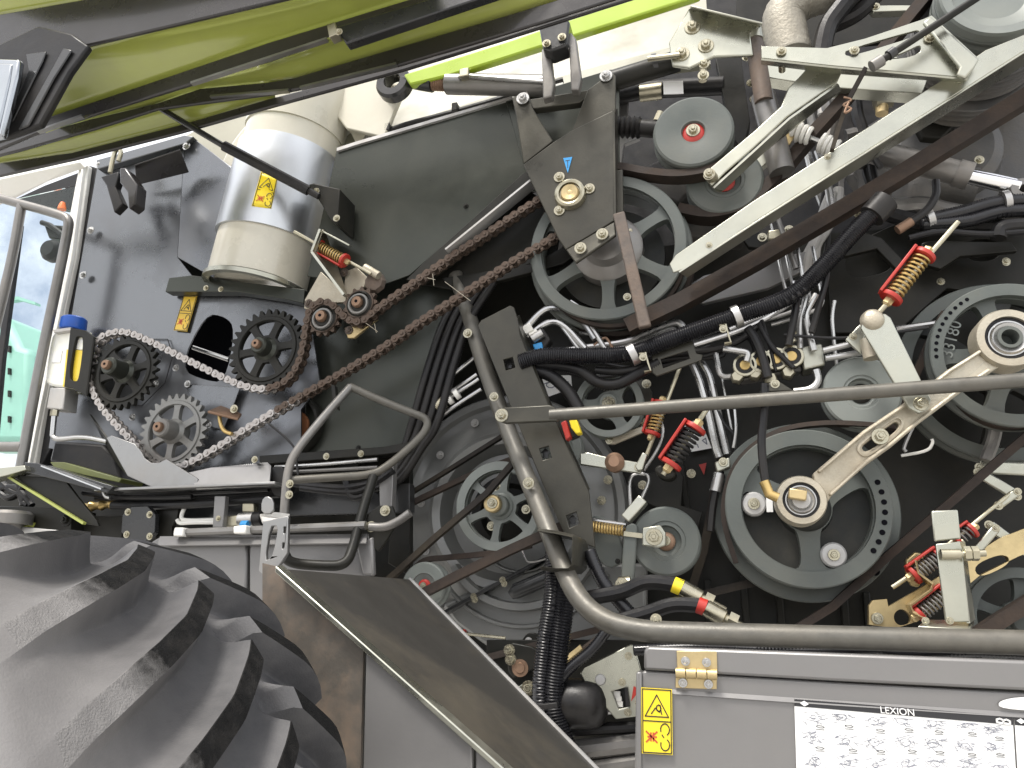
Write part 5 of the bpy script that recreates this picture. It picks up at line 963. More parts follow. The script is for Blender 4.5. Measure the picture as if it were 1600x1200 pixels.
# ================================================================ pulleys, middle and right
spoked('spoked_pulley', 'pale spoked pulley behind the guard rail beside the brass spring unit', 951, 630, .12, 53, .05, 'pulley_light', 3, .34, .2, .16, 1, 1.0, .03, .5, nut=10)
plate('bearing_plate', 'olive plate behind the pale spoked pulley', 'plate', [(985, 598), (1004, 592), (1018, 610), (1020, 640), (1008, 668), (996, 660)], .2, .02, 'olive_dark', bl=[(1010, 600), (1002, 658)], br=7)
plate('brown_link', 'brownish flat link under the pale spoked pulley', 'link', [(946, 684), (958, 680), (1008, 664), (1014, 672), (960, 694), (948, 694)], .15, .012, 'cast_beige', bl=[(952, 688)], br=6)
idler('idler_pulley', 'pale idler mostly hidden behind the post plate', 872, 700, .1, 37, .05, 'pulley_light', 'zinc', (.7, .6), .006, .12)
idler('idler_pulley', 'grey idler with zinc bracket left of the big crank pulley', 1040, 845, .02, 55, .05, 'pulley', 'copper', (.55, .42), .016, .14)
ib2 = T('idler_bracket', 'small zinc bracket bolted over the grey idler', 'bracket', P(1022, 840, -.02))
O('plate', G().plate([(1004, 824), (1032, 820), (1040, 832), (1040, 852), (1028, 856), (1003, 852)], -.015, .012), 'zinc_plate', ib2, bev=.003); bolt(ib2, 1022, 839, -.016, 13, 'zinc'); O('lever', G().bar(P(975, 834, .0), P(1008, 838, .0), .012, .01), 'zinc', ib2)
ts = T('tension_spring', 'brass tension spring beside the post plate', 'spring', P(950, 825, .03))
O('coil', G().helix(P(922, 822, .03), P(975, 830, .03), S(950, 825, .03) * 7, .0032, 12), 'brass', ts); O('rod', G().tube(PP([(920, 812), (978, 820)], .03), .006), 'steel', ts)
la = plate('tension_bar', 'grey lever arm left of the bracketed idler', 'arm', rnd([(976, 822), (990, 816), (997, 824), (994, 860), (990, 912), (982, 920), (970, 914), (972, 870)], 1), -.0, .015, 'pulley', bev=.004)
plate('pivot_casting', 'grey rounded plate with a small hole behind the tension spring', 'plate', rnd([(920, 806), (945, 806), (975, 850), (972, 880), (950, 890), (930, 868), (920, 840)], 1), .06, .02, 'pulley', bl=[(965, 877)], br=4, bm='charcoal', bev=.004)
pb_ = O('pivot_bolt', G().tube(PP([(968, 914), (986, 912)], -.02), .02, 16), 'zinc', None, 'thick zinc pivot bolt under the tension arm', 'bolt'); bolt(pb_, 972, 914, -.04, 11)
plate('wall_bracket', 'dark strip bracket with bolts in the middle of the inner wall', 'bracket', [(985, 745), (1060, 730), (1068, 745), (1064, 790), (1098, 800), (1075, 880), (1040, 800), (1000, 780)], .22, .02, 'charcoal', bl=[(1004, 758), (1080, 740), (940, 782), (950, 750)], br=7)
ps = O('pipe_saddle', G().plate([(1116, 722), (1140, 714), (1142, 730), (1120, 738)], .03, .03), 'zinc_plate', None, 'pale saddle clamp where the two bright pipes end', 'clamp', bev=.004); bolt(ps, 1130, 722, .028, 7)
pipe('saddle_hose', 'black hose leaving the pale saddle clamp downwards', 'hose', [(1126, 736), (1120, 760), (1114, 790), (1110, 830)], 6, 'hose', .05, cr=True)
O('hose_ferrule', G().tube(PP([(1124, 740), (1118, 768)], .05), .016, 12), 'steel', None, 'crimped steel ferrule below the pale saddle clamp', 'ferrule')
belt('cross_belt', 'dark belt slanting down behind the bracketed idler', [(1128, 700), (1100, 860), (1078, 930)], .16, .03, 12, 'belt_dark')
belt('cross_belt', 'dark belt running below the big crank pulley', [(1000, 960), (1110, 926), (1200, 905), (1300, 880)], .14, .03, 12, 'belt_dark')
# big crank pulley
bpn = T('crank_pulley', 'big three-spoke grey pulley with crank end', 'pulley', P(1270, 803, .0))
c = P(1261, 792, .0); r = S(1264, 797, 0) * 128
O('front_rim', G().lathe(c, rimprof(r, r * .80, .07, 1, .10), 96), 'pulley', bpn, ang=25)
O('rear_flange', G().lathe(c + YA * .075, [(r * .5, 0), (r * 1.15, 0), (r * 1.165, .006), (r * 1.165, .03), (r * .5, .03), (r * .5, 0)], 96), 'pulley', bpn, ang=25)
O('spokes', web(c, r * .805, 3, r * .32, r * .79, r * .12, .04, .02, R(-90), rd=2), 'pulley', bpn, bev=.006)
O('back_web', G().lathe(c + YA * .062, [(0, 0), (r * .8, 0), (r * .8, .012), (0, .012)], 48), 'pulley_shade', bpn)  # dark disc paints the shade behind the spokes
O('hub', G().lathe(c, [(0, -.01), (r * .22, -.01), (r * .26, 0), (r * .30, .02), (r * .34, .06), (0, .06)], 40), 'pulley_shade', bpn, ang=25)
for a in (-38, -30, -22, -14, -6, 2, 10, 18): O('balance_hole', G().lathe(pol(c, r * .9, R(a), -.0012), [(0, 0), (r * .034, 0), (r * .034, .003), (0, .003)], 14), 'hole_shade', bpn)  # near-black discs paint the darkness of holes on the rim
for (x, y) in ((1178, 787), (1303, 867)):
    O('bolt_boss', G().lathe(P(x, y, .01), [(0, 0), (.026, 0), (.03, .004), (.03, .03), (0, .03)], 24), 'steel_dull', bpn); bolt(bpn, x, y, .008, 9)
O('balance_hole', G().lathe(P(1368, 893, .0735), [(0, 0), (.01, 0), (.01, .002), (0, .002)], 14), 'hole_shade', bpn)  # one more near-black disc for a hole's darkness
belt('crank_belt', 'brown belt round the big crank pulley to the right', [(1150, 880), (1130, 800), (1150, 726), (1208, 678), (1290, 662), (1400, 668)], .035, .03, 8, 'belt', sm=6)
belt('crank_belt', 'long rust brown belt rising right below the connecting rod', [(1240, 985), (1300, 948), (1390, 866), (1500, 772), (1640, 650)], .05, .035, 13, 'belt')
# disc idler and upper right pulleys
idler('disc_idler', 'brushed grey disc idler right of the valve row', 1347, 612, .03, 60, .05, 'pulley_light', 'charcoal', (.45, .36), .016, .1)
outer = T('rotor_pulley', 'huge outer grey rim pulley behind the connecting rod end', 'pulley', P(1560, 585, .16))
c = P(1562, 578, .16); r = S(1562, 578, .16) * 150
O('rim', G().lathe(c, rimprof(r, r * .86, .06, 1, .06), 96), 'pulley', outer, ang=25)
O('spokes', web(c, r * .865, 6, r * .25, r * .85, r * .06, .03, .02, .3), 'pulley_shade', outer, bev=.004)
spoked('variator_pulley', 'grey spoked pulley with balance holes on the connecting rod', 1583, 552, .02, 122, .06, 'pulley', 5, .34, .17, .10, 1, .55, .02, .5)
vp = bpy.data.objects['variator_pulley']; c = P(1583, 552, .02); r = S(1583, 552, .02) * 122
for a in range(118, 182, 6): O('balance_hole', G().lathe(pol(c, r * .92, R(a), -.001), [(0, 0), (r * .026, 0), (r * .026, .003), (0, .003)], 12), 'hole_shade', vp)  # row of near-black discs, hole darkness as colour
lettering('33180', P(1487, 530, .038), Vector((.35, 0, .9)), Vector((-.9, 0, .35)), .04, 'pulley_light', vp)
belt('variator_belt', 'brown belt slanting past the disc idler to the rotor pulley', [(1400, 662), (1424, 600), (1455, 530), (1475, 490)], .1, .03, 12, 'belt')
belt('variator_belt', 'brown belt along the lower rim of the variator pulley', circ(1583, 555, 114, 16, 40, 170), .05, .03, 6, 'belt')
for i, (pts, r, m) in enumerate((([(1440, 640), (1410, 700), (1416, 706)], 3, 'steel'), ([(1408, 712), (1450, 705), (1458, 692), (1456, 686)], 2.5, 'white_paint'), ([(1560, 620), (1556, 680), (1540, 720)], 10, 'tube_steel'), ([(1400, 515), (1470, 505)], 6, 'steel'))):
    pipe('rear_rod', ['thin rod behind the connecting rod slot', 'pale bent wire on the dark wall under the connecting rod', 'grey bar behind the rotor pulley', 'bright rod behind the pale link plate'][i], 'rod', pts, r, m, .12)
# connecting rod
cr = T('connecting_rod', 'beige cast connecting rod with slot between two bearings', 'connecting rod', P(1250, 780, -.06))
O('beam', G().plate([(1270, 740), (1348, 673), (1425, 621), (1480, 578), (1528, 548), (1545, 520), (1580, 562), (1547, 582), (1505, 610), (1439, 659), (1394, 697), (1355, 725), (1300, 774), (1284, 798)], -.06, .03, [rnd([(1346, 698), (1356, 690), (1392, 663), (1401, 658), (1406, 664), (1398, 675), (1362, 702), (1350, 706)], 1)]), 'cast_beige', cr, bev=.006)
O('edge_rib', G().ribbon(PP([(1278, 738), (1350, 676), (1426, 625), (1482, 581), (1532, 549)], -.064), .02, .008), 'cast_beige', cr, bev=.003)
O('edge_rib', G().ribbon(PP([(1296, 774), (1354, 721), (1393, 693), (1438, 655), (1503, 606), (1545, 578)], -.064), .02, .008), 'cast_beige', cr, bev=.003)
O('slot_rim', G().ribbon(PP(rnd([(1338, 700), (1352, 686), (1390, 657), (1403, 651), (1412, 661), (1402, 679), (1364, 708), (1348, 714)], 2), -.061), .012, .005, True), 'cast_beige', cr)
for (x, y, R0) in ((1252, 781, 40), (1578, 527, 50)):
    c = P(x, y, -.075); q = S(x, y, -.07) * R0
    O('bearing_eye', G().lathe(c, [(q * .72, 0), (q * .95, 0), (q, .008), (q, .06), (q * .72, .06), (q * .72, 0)], 48), 'cast_beige', cr, ang=25)
    O('bearing', G().lathe(c, [(q * .36, .004), (q * .5, .0), (q * .56, .006), (q * .60, .006), (q * .62, .012), (q * .72, .012), (q * .72, .05), (q * .36, .05), (q * .36, .004)], 40), 'steel', cr, ang=25)
    O('seal_ring', G().lathe(c, [(q * .62, .008), (q * .71, .008), (q * .71, .014), (q * .62, .014), (q * .62, .008)], 40), 'plastic_black', cr)
    O('shaft', G().lathe(c, [(0, -.005), (q * .34, -.005), (q * .36, 0), (q * .36, .05), (0, .05)] if R0 < 45 else [(0, .04), (q * .24, .04), (q * .26, -.004), (q * .36, -.004), (q * .36, .05), (0, .05)], 32), 'steel_dull' if R0 < 45 else 'pulley', cr, ang=25)
O('shaft_key', G().box(P(1246, 773, -.088), .04, .02, .024, Matrix.Rotation(.2, 3, 'Y')), 'zinc_yellow', cr, bev=.003)
bolt(cr, 1375, 682, -.066, 13)
lettering('1307 174', P(1518, 584, -.0605), P(1560, 545, -.06) - P(1500, 600, -.06), Vector((.7, 0, .7)), .022, 'zinc_plate', cr)
lettering('300 2', P(1506, 574, -.0605), P(1560, 545, -.06) - P(1500, 600, -.06), Vector((.7, 0, .7)), .022, 'zinc_plate', cr)
O('paper_tag', G().plate([(1197, 778), (1207, 777), (1208, 800), (1198, 800)], .012, .003), 'sticker_white', bpn)
lp = plate('link_plate', 'pale zinc link plate between red spring unit and connecting rod', 'link', [(1345, 512), (1352, 492), (1366, 488), (1384, 490), (1392, 496), (1440, 595), (1456, 624), (1450, 640), (1436, 646), (1420, 638)], -.095, .01, 'zinc_plate', bl=[(1439, 631)], br=11, bev=.003)
O('pivot_cap', G().lathe(P(1365, 497, -.105), [(0, -.004), (.012, -.004), (.02, 0), (.026, .008), (.028, .02), (0, .02)], 28), 'cast_beige', lp)
sb = plate('small_bracket', 'small zinc bracket beside the top of the link plate', 'bracket', [(1321, 530), (1344, 506), (1352, 520), (1346, 554)], -.03, .01, 'zinc_plate', bl=[(1333, 526)], br=6)
O('spacer', G().tube(PP([(1358, 530), (1364, 560)], -.05), .022, 16), 'cast_beige', None, 'short beige spacer behind the link plate', 'spacer')
# lower right levers
lr = T('brass_lever', 'yellow zinc lever casting with oval holes at the lower corner', 'lever', P(1450, 950, .0))
O('lever', G().plate([(1358, 946), (1364, 938), (1386, 936), (1388, 948), (1440, 918), (1500, 880), (1560, 842), (1600, 826), (1640, 820), (1640, 850), (1590, 870), (1530, 900), (1470, 950), (1430, 972), (1400, 982), (1358, 976)], .02, .02, [rnd([(1398, 956), (1410, 950), (1424, 962), (1422, 976), (1404, 978), (1396, 968)], 2), rnd([(1520, 884), (1560, 866), (1578, 870), (1574, 884), (1530, 904)], 2)]), 'zinc_yellow', lr, bev=.005)
O('upper_arm', G().plate([(1415, 875), (1430, 862), (1446, 866), (1450, 890), (1436, 918), (1424, 915), (1416, 895)], .04, .02), 'zinc_yellow', lr, bev=.004)
O('fork', G().ribbon(PP([(1428, 876), (1432, 896), (1454, 912), (1452, 922), (1420, 946), (1424, 956), (1448, 968)], -.0), .05, .006), 'zinc_yellow', lr, bev=.001)
bolts(lr, [(1371, 966)], .015, 9)
coil_damper('spring_unit', 'upper dark spring with red cage at the yellow lever', (1425, 900), (1470, 868), .0, .0, 15, 8, 'tube_steel', rod=((1394, 918, .0), (1505, 845, .0)))
coil_damper('spring_unit', 'lower dark spring with red cage at the yellow lever', (1434, 962), (1480, 926), .0, .0, 15, 8, 'tube_steel', rod=((1430, 965, .0), (1500, 910, .0)))
coil_damper('spring_unit', 'red spring cup with rod beside the folded zinc bracket', (1492, 846), (1520, 826), .01, .01, 13, 4, 'tube_steel', rod=((1480, 852, .0), (1580, 770, .05)))
zz = T('folded_bracket', 'tall folded zinc bracket with a thick bolt standing on the pipe', 'bracket', P(1500, 980, -.2))
O('upright', G().plate([(1462, 850), (1500, 846), (1504, 860), (1516, 972), (1478, 972)], -.2, .008), 'zinc_plate', zz, bev=.002)
O('side', G().sheet([(1500, 846, -.2), (1508, 846, -.12), (1524, 968, -.12), (1516, 974, -.2)], .006), 'zinc_plate', zz)
O('foot', G().sheet([(1434, 978, -.22), (1446, 968, -.14), (1522, 968, -.14), (1516, 983, -.22)], .008), 'zinc_plate', zz, bev=.002)
O('flag', G().plate([(1455, 798), (1497, 796), (1502, 842), (1460, 846)], -.2, .006), 'zinc_plate', zz, bev=.004)
O('stud', G().tube(PP([(1470, 866), (1500, 866)], -.22), .0105, 18), 'zinc', zz); O('stud_thread', G().tube(PP([(1500, 866), (1540, 864)], -.22), .007, 14), 'zinc', zz)
for x in (1506, 1518): O('nut', G().lathe(P(x, 865, -.22), [(0, 0), (.015, 0), (.015, .012), (0, .012)], 6, Vector((1, .0, 0))), 'zinc', zz)
bolts(zz, [(1446, 970), (1484, 970)], -.2, 6)
for i, (a, b, wd, Y) in enumerate((((1528, 738), (1590, 776), 18, .1), ((1545, 820), (1600, 862), 18, .05), ((1530, 730), (1640, 735), 22, .14), ((1525, 862), (1556, 825), 14, .02), ((1560, 790), (1590, 768), 13, .05))):
    o = O('zinc_strut', G().bar(P(*a, Y), P(*b, Y), S(1550, 800, Y) * wd, .012), 'zinc_plate', None, ['zinc arm below the rotor pulley', 'zinc arm above the yellow lever end', 'dusty level arm below the rotor pulley', 'short zinc fork above the yellow lever', 'zinc fork at the end of the long spring rod'][i], 'arm', bev=.004)
    bolt(o, *a, Y - .006, 7); bolt(o, *b, Y - .006, 6)
spoked('corner_pulley', 'grey pulley cut off at the lower right corner above the pipe', 1600, 970, .05, 88, .05, 'pulley', 5, .3, .2, .09, 1, .2)
belt('corner_belt', 'brown belt crossing the corner pulley', [(1500, 1010), (1560, 970), (1640, 920)], .02, .05, 22, 'belt')
# ================================================================ hoses and parts under the pipe
for i, (pts, r) in enumerate((([(866, 860), (864, 930), (852, 1010), (846, 1090), (856, 1160), (880, 1240)], 15), ([(884, 880), (880, 950), (872, 1020), (866, 1100), (884, 1170), (910, 1230)], 17), ([(948, 985), (925, 1015), (885, 1050), (862, 1090), (860, 1140), (875, 1200), (890, 1240)], 9), ([(920, 860), (940, 905), (966, 938), (990, 965)], 11))):
    h_ = conduit('corrugated_hose', ['black corrugated hose, nearest the step side, hanging from the pipe', 'thick black corrugated hose, middle one hanging from the pipe', 'thin corrugated hose curving in from the turnbuckle', 'black corrugated hose passing behind the pipe bend'][i], pts, r, -.12 if i < 3 else -.08, step=.0034)
    if i == 1:
        for p in ((856, 1104), (878, 1192)): O('cable_tie', G().bar(P(p[0] - 26, p[1] + 2, -.17), P(p[0] + 16, p[1] - 3, -.17), .012, .02), 'plastic_black', h_, bev=.002)
for i, (pts, col, bx) in enumerate((([(915, 935), (970, 925), (1010, 910), (1055, 914), (1085, 928)], 'sticker_yellow', ((1052, 913), (1066, 919))), ([(960, 972), (1010, 958), (1050, 945), (1090, 946), (1104, 950)], 'red', ((1090, 945), (1103, 950))))):
    o = pipe('hydraulic_hose', ['dark hydraulic hose with yellow band above the pipe', 'dark hydraulic hose with red band above the pipe'][i], 'hose', pts, 12, 'hose', -.1 - .03 * i, cr=True, at=2)
    O('colour_band', G().tube(PP(bx, -.1 - .03 * i), S(1060, 915, -.1) * 12.8, 18), col, o)
    e = bx[1]; O('ferrule', G().tube(PP([e, (e[0] + 28, e[1] + 16), (e[0] + 30, e[1] + 17), (e[0] + 66, e[1] + 38)], -.1 - .03 * i), [.02, .02, .013, .013], 14), 'zinc', o)
    O('nut', G().lathe(P(e[0] + 34, e[1] + 19, -.1 - .03 * i), [(0, 0), (.022, 0), (.022, .02), (0, .02)], 6, Vector((1, 0, -.5))), 'zinc', o)
sr = plate('sensor_plate', 'pale zinc plate with black window above the door corner', 'plate', [(906, 1052), (912, 1042), (986, 1006), (992, 1010), (1006, 1060), (1010, 1118), (962, 1124), (915, 1070)], -.1, .008, 'zinc_plate', holes=[[(957, 1080), (977, 1074), (983, 1104), (967, 1108)]], bl=[(982, 1025), (972, 1066), (981, 1113), (998, 1098)], br=6, bev=.003)
O('window_back', G().plate([(950, 1070), (990, 1068), (992, 1112), (960, 1114)], -.07, .01), 'plastic_black', sr)
for y in (1084, 1092, 1100): O('contact', G().box(P(964 + (y - 1084) * .25, y, -.085), .016, .01, .012), 'white_paint', sr)
O('switch', G().plate([(976, 1075), (980, 1074), (984, 1104), (978, 1104)], -.112, .01), 'plastic_black', sr)
O('plug', G().lathe(P(938, 1062, -.102), [(0, -.003), (.011, -.002), (.013, .002), (0, .002)], 20), 'steel_dull', sr)
O('red_mark', G().plate([(990, 1072), (1000, 1078), (986, 1096)], -.103, .002), 'red', sr)
O('accumulator', G().lathe(P(872, 1098, -.08), [(0, 0), (.046, 0), (.054, .008), (.056, .03), (.056, .075), (.052, .094), (.042, .108), (.024, .117), (0, .12)], 36, Vector((1, 0, 0))), 'hose', None, 'black rounded cylinder left of the zinc sensor plate', 'cylinder', ang=50)
for i, (a, b, r, m) in enumerate((((880, 1142), (1020, 1134), 9, 'hose'), ((900, 1172), (1020, 1158), 16, 'tube_steel'), ((920, 1202), (1020, 1188), 14, 'tube_steel'), ((920, 1118), (960, 1110), 5, 'steel'))):
    pipe('cross_rod', ['black rod below the rounded cylinder', 'thick dark pipe below the black rod', 'lowest dark pipe at the bottom edge', 'thin bright rod right of the rounded cylinder'][i], 'rod', [a, b], r, m, -.06)
plate('lower_dark_panel', 'dark panel behind the hanging corrugated hoses', 'panel', [(760, 1000), (1020, 1000), (1020, 1260), (760, 1260)], .1, .02, 'charcoal')
for i, pts in enumerate(([(990, 1016), (1100, 1012), (1250, 1018), (1400, 1014), (1640, 1022)], [(1180, 1014), (1330, 1008), (1420, 1020), (1640, 1012)])):
    conduit('corrugated_hose', ['black corrugated hose lying between pipe and door', 'second corrugated hose peeping out above the door'][i], pts, 9, -.17, step=.0036)
# ================================================================ door with stickers
dr = T('service_cover', 'grey sheet-metal door below the pipe', 'door', P(1300, 1250, -.25))
O('top_rail', G().plate([(1006, 1016), (1012, 1010), (1700, 1036), (2200, 1055), (2200, 1110), (1700, 1084), (1300, 1064), (1006, 1047)], -.30, .04), 'grey_door', dr, bev=.006)
O('panel', G().plate([(1002, 1050), (1008, 1048), (1300, 1066), (1700, 1088), (2200, 1114), (2200, 1360), (996, 1320)], -.292, .03), 'grey_door', dr, bev=.004)
O('fold_ledge', G().sheet([(1004, 1074, -.293), (1300, 1094, -.293), (1700, 1120, -.293), (2200, 1152, -.293), (2200, 1160, -.297), (1700, 1128, -.297), (1300, 1102, -.297), (1004, 1081, -.297)], .003), 'grey_door', dr)
O('side_edge', G().plate([(994, 1050), (1003, 1050), (1001, 1320), (990, 1320)], -.30, .045), 'grey_door', dr, bev=.003)
hg = link('door_hinge', None, P(1088, 1050, -.31), dr, 'yellow zinc hinge')
O('leaf', G().plate([(1057, 1017), (1120, 1018), (1121, 1048), (1058, 1048)], -.305, .005), 'zinc_yellow', hg, bev=.001); O('leaf', G().plate([(1056, 1052), (1120, 1054), (1120, 1077), (1055, 1075)], -.299, .005), 'zinc_yellow', hg, bev=.001)
for k in range(4): O('knuckle', G().tube(PP([(1056 + k * 16.5, 1051 + k * .8), (1071 + k * 16.5, 1051.7 + k * .8)], -.308), .0105, 14), 'zinc_yellow', hg)
bolts(hg, [(1071, 1033), (1104, 1035), (1067, 1067), (1107, 1069)], -.306, 7, 'steel')
warning([(1002, 1074), (1050, 1077), (1051, 1180), (1003, 1177)], -.3005, 'bright yellow warning sticker', 'sticker_yellow', dr)
dq = [(1241, 1092), (1582, 1119), (1590, 1250), (1246, 1250)]
dc = O('instruction_decal', G().solid(PP(dq, -.2955), Vector((0, .0015, 0))), 'sticker_white', dr, 'white service decal titled LEXION')
f = quad_uv(dq, -.2955, .0008)
hd = G().solid([f(0, 0), f(1, 0), f(1, .105), f(0, .07)], Vector((0, .0012, 0)))
O('header_band', hd, 'ink', dc)
f2 = quad_uv(dq, -.2955, .0025)
lettering('LEXION', f2(.47, .047), f2(.6, .05) - f2(.4, .045), Vector((0, 0, 1)), .017, 'sticker_white', dc)
O('diamond', G().solid([f2(.025, .035), f2(.045, .01), f2(.065, .04), f2(.045, .065)], Vector((0, .001, 0))), 'sticker_white', dc)
O('book_icon', strokes(f2, [[(.925, .05), (.94, .04), (.955, .055), (.97, .045), (.985, .06)], [(.925, .05), (.925, .085)], [(.955, .055), (.955, .09)], [(.985, .06), (.985, .095)], [(.925, .085), (.955, .09), (.985, .095)]], .003), 'sticker_white', dc)
rg = random.Random(3); ln = []; ln2 = []
for r_ in range(4):
    for k in range(7):
        u0, v0 = .03 + k * .137 + rg.uniform(0, .02), .16 + r_ * .22 + rg.uniform(-.02, .03)
        for _ in range(rg.randint(16, 30)):
            a = (u0 + rg.uniform(0, .09), v0 + rg.uniform(-.06, .06)); an = rg.choice((-.5, -.45, .9, 1.3, .2)); L_ = rg.uniform(.006, .045)
            ln.append([a, (a[0] + math.cos(an) * L_, a[1] + math.sin(an) * L_ * 1.6)])
        ln.append(arc(u0 + .05, v0, rg.uniform(.02, .045), 0, 360, 12, .6))
        ln2.append([(u0 + .06, v0 + .09), (u0 + .07, v0 + .08), (u0 + .09, v0 + .085), (u0 + .10, v0 + .095), (u0 + .09, v0 + .105), (u0 + .07, v0 + .1), (u0 + .06, v0 + .09)]); ln2.append([(u0 + .06, v0 + .12), (u0 + .1, v0 + .123)])
ln = [[(min(.985, max(.01, u)), min(.99, max(.12, v))) for u, v in l] for l in ln]; ln2 = [[(min(.985, u), min(.99, v)) for u, v in l] for l in ln2]
O('line_drawings', strokes(f, ln, .00055), 'ink_soft', dc); O('grease_symbols', strokes(f, ln2, .0007), 'ink', dc)
dq = [(1585, 1119), (1700, 1128), (1700, 1250), (1593, 1250)]
dc = O('instruction_decal', G().solid(PP(dq, -.2955), Vector((0, .0015, 0))), 'sticker_white', dr, 'second white decal cut off by the picture edge')
f = quad_uv(dq, -.2955, .0008); O('header_band', G().solid([f(0, 0), f(1, 0), f(1, .11), f(0, .105)], Vector((0, .0012, 0))), 'ink', dc)
f2 = quad_uv(dq, -.2955, .0025); O('diamond', G().solid([f2(.02, .05), f2(.08, .02), f2(.14, .055), f2(.08, .085)], Vector((0, .001, 0))), 'sticker_white', dc)
O('scuff', G().plate(rnd([(1560, 1095), (1600, 1088), (1660, 1092), (1660, 1112), (1562, 1108)], 2), -.2985, .002), 'sticker_white', dr, 'torn white sticker remnant')
# ================================================================ step side (sloping dark cover)
A_, B_, D_ = P(440, 888, -.66), P(640, 905, -.02), P(965, 1342, -.66); n_ = (B_ - A_).cross(D_ - A_)
d_ = P(985, 1256, 0) - CAM; C_ = CAM + d_ * ((A_ - CAM).dot(n_) / d_.dot(n_))           # far lower corner, in the plane of the sheet
fs = T('step_side_cover', 'dark sloping step cover with bright front edge', 'cover', P(640, 1100, -.4))
O('top', G().sheet([(446, 888, -.66), (500, 896, -.4), (605, 900, -.05), (640, 905, -.02), (905, 1176, -.02), (960, 1240, -.02), (960, 1345, -.66)], .006) if 0 else G().solid([A_, B_, C_, D_], Vector((.002, 0, -.006))), 'fender_top', fs, bev=.002)
O('front_edge', G().solid([P(430, 884, -.68), P(442, 882, -.66), P(965, 1342, -.66), P(955, 1350, -.68)], Vector((.0, .0, -.012))), 'zinc_plate', fs, bev=.002)
O('rear_edge', G().bar(B_, C_, .01, .008), 'steel_dull', fs)
O('front_panel', G().plate([(410, 880), (434, 886), (568, 1004), (560, 1320), (410, 1320)], -.655, .008), 'fender_rust', fs)
O('front_panel_lower', G().plate([(572, 1007), (738, 1154), (738, 1320), (564, 1320)], -.665, .01), 'grey_door', fs, bev=.003)
O('front_panel_end', G().plate([(743, 1158), (900, 1300), (900, 1330), (743, 1330)], -.665, .01), 'grey_door', fs, bev=.003)
# ================================================================ tyre
m = MAT['rubber_lug']; N = m.node_tree; Lk = N.links.new; b = N.nodes['Principled BSDF']      # lug faces are scuffed pale towards the outer shoulder
tc = N.nodes.new('ShaderNodeTexCoord'); sx = N.nodes.new('ShaderNodeSeparateXYZ'); Lk(tc.outputs['Object'], sx.inputs[0])
nz = N.nodes.new('ShaderNodeTexNoise'); nz.inputs['Scale'].default_value = 16; nz.inputs['Detail'].default_value = 8; nz.inputs['Roughness'].default_value = .7; Lk(tc.outputs['Object'], nz.inputs[0])
ma = N.nodes.new('ShaderNodeMath'); ma.operation = 'MULTIPLY_ADD'; Lk(nz.outputs[0], ma.inputs[0]); ma.inputs[1].default_value = -.16; Lk(sx.outputs['Y'], ma.inputs[2])
mr = N.nodes.new('ShaderNodeMapRange'); Lk(ma.outputs[0], mr.inputs[0]); mr.inputs[1].default_value = -.32; mr.inputs[2].default_value = -.40
old = b.inputs['Base Color'].links[0].from_socket; mc = N.nodes.new('ShaderNodeMix'); mc.data_type = 'RGBA'; Lk(mr.outputs[0], mc.inputs[0]); Lk(old, mc.inputs[6])
n4 = N.nodes.new('ShaderNodeTexNoise'); n4.inputs['Scale'].default_value = 22; n4.inputs['Detail'].default_value = 8; Lk(tc.outputs['Object'], n4.inputs[0])
rp = N.nodes.new('ShaderNodeMix'); rp.data_type = 'RGBA'; Lk(n4.outputs[0], rp.inputs[0]); rp.inputs[6].default_value = (.10, .097, .095, 1); rp.inputs[7].default_value = (.30, .29, .28, 1); Lk(rp.outputs[2], mc.inputs[7]); Lk(mc.outputs[2], b.inputs['Base Color'])

m = MAT['rubber']; N = m.node_tree; Lk = N.links.new; b = N.nodes['Principled BSDF']          # dried dust on the outer shoulder
tc = N.nodes.new('ShaderNodeTexCoord'); sx = N.nodes.new('ShaderNodeSeparateXYZ'); Lk(tc.outputs['Object'], sx.inputs[0])
nz = N.nodes.new('ShaderNodeTexNoise'); nz.inputs['Scale'].default_value = 5; nz.inputs['Detail'].default_value = 10; nz.inputs['Roughness'].default_value = .68; Lk(tc.outputs['Object'], nz.inputs[0])
ma = N.nodes.new('ShaderNodeMath'); ma.operation = 'MULTIPLY_ADD'; Lk(nz.outputs[0], ma.inputs[0]); ma.inputs[1].default_value = -.30; Lk(sx.outputs['Y'], ma.inputs[2])
mr = N.nodes.new('ShaderNodeMapRange'); Lk(ma.outputs[0], mr.inputs[0]); mr.inputs[1].default_value = -.30; mr.inputs[2].default_value = -.62; mr.inputs[4].default_value = .85
old = b.inputs['Base Color'].links[0].from_socket; mc = N.nodes.new('ShaderNodeMix'); mc.data_type = 'RGBA'; Lk(mr.outputs[0], mc.inputs[0]); Lk(old, mc.inputs[6]); mc.inputs[7].default_value = (.25, .24, .232, 1); Lk(mc.outputs[2], b.inputs['Base Color'])
CX, CZ, RT_, YC = -1.08, 1.30, .468, -.90     # axle, carcass radius, centre line
NEAR, FAR, NL, HL = .51, .15, 24, .052
AX = Vector((CX, YC, CZ))
ty = T('tyre', 'huge black lugged tyre at the lower left', 'tyre', Vector((CX, YC, CZ - RT_)))
def ss(t): t = min(1, max(0, t)); return t * t * (3 - 2 * t)
SW = [(-.06, 5), (0, 0), (.05, -5), (.13, -11.5), (.22, -16.5), (.30, -20.5), (.38, -24.5), (.45, -28.5), (.52, -32)]
def sweep(y):
    for (a, p), (c, q) in zip(SW[:-1], SW[1:]):
        if y <= c: return R(p + (q - p) * (y - a) / (c - a))
    return R(SW[-1][1])
def hp(u):
    if u < .27: return 1.0
    if u < .76: return (1 - (u - .27) / .49) ** 2.3
    if u < .86: return 0.0
    return ((u - .86) / .14) ** 1.7
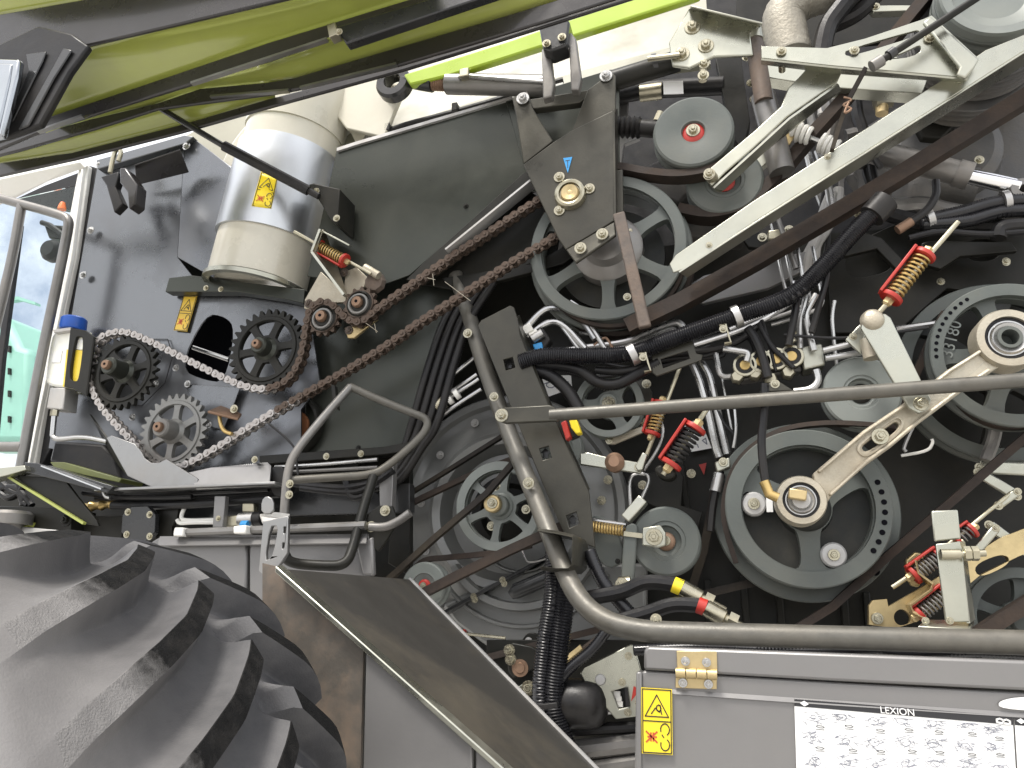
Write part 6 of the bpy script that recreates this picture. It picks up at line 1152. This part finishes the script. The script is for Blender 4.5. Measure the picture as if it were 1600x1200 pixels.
us = [0, .0001, .012, .06, .12, .18, .24, .262, .27] + [.27 + .49 * (i / 16) ** .9 for i in range(1, 17)] + [.80, .84, .86] + [.86 + .14 * i / 8 for i in range(1, 9)]
pitch = 2 * math.pi / NL
def sector(rows, rad, sw, hgt):
    v = []; n = len(us)
    for y in rows:
        for i, u in enumerate(us):
            r_ = rad(y) + hgt(y) * (hp(u if u > .0001 or i > 0 else 0) - (.035 if u in (0, .27) else 0)); a = u * pitch + sw(y)
            v.append((math.cos(a) * r_, y, math.sin(a) * r_))
    f = [(j * n + i, j * n + i + 1, (j + 1) * n + i + 1, (j + 1) * n + i) for j in range(len(rows) - 1) for i in range(n - 1)]
    me = bpy.data.meshes.new('lug'); me.from_pydata(v, [], f); me.materials.append(MAT['rubber']); me.materials.append(MAT['rubber_lug'])
    bm = bmesh.new(); bm.from_mesh(me); bmesh.ops.recalc_face_normals(bm, faces=bm.faces)
    bm.to_mesh(me); bm.free()
    me.polygons.foreach_set('use_smooth', [True] * len(me.polygons)); me.set_sharp_from_angle(angle=R(38))
    for k, p in enumerate(me.polygons):
        i = k % (n - 1); y = rows[k // (n - 1)]
        if us[i] < .265 and hgt(y) > .004 and not (-.012 < y < .018): p.material_index = 1
    return me
near_rows = [-.51 + .012 * i for i in range(40)] + [-.03, -.022, -.016, -.010, -.004, 0]
far_rows = [0, .004, .010, .016, .024] + [.024 + .014 * i for i in range(1, 10)] + [.153]
nb = lambda y: RT_ + .048 * ss((-y - .15) / .34) - 10 * max(0, -y - .46) ** 2
me_n = sector(near_rows, nb, lambda y: sweep(-y), lambda y: max(0, HL * (1 - ss((-y - .15) / .34))) * ss(-y / .024))
me_f = sector(far_rows, lambda y: RT_ - .03 * (max(0, y / FAR - .6) / .4) ** 2, lambda y: R(-1 - 15 * y / FAR), lambda y: (HL - .004) * ss(y / .022))
for me, ph in ((me_n, 0), (me_f, .45)):
    for k in range(NL):
        o = link('lug', me, AX, ty); o.rotation_euler = (0, -(R(70.5) + pitch * (k + ph)), 0)
g = G()
g.lathe(AX, [(RT_ + .02, -.51), (.45, -.55), (.36, -.56), (.26, -.52), (.26, .14), (.38, .17), (.43, .17), (RT_ - .03, .153)], 96)
O('sidewall', g, 'rubber', ty, ang=40)
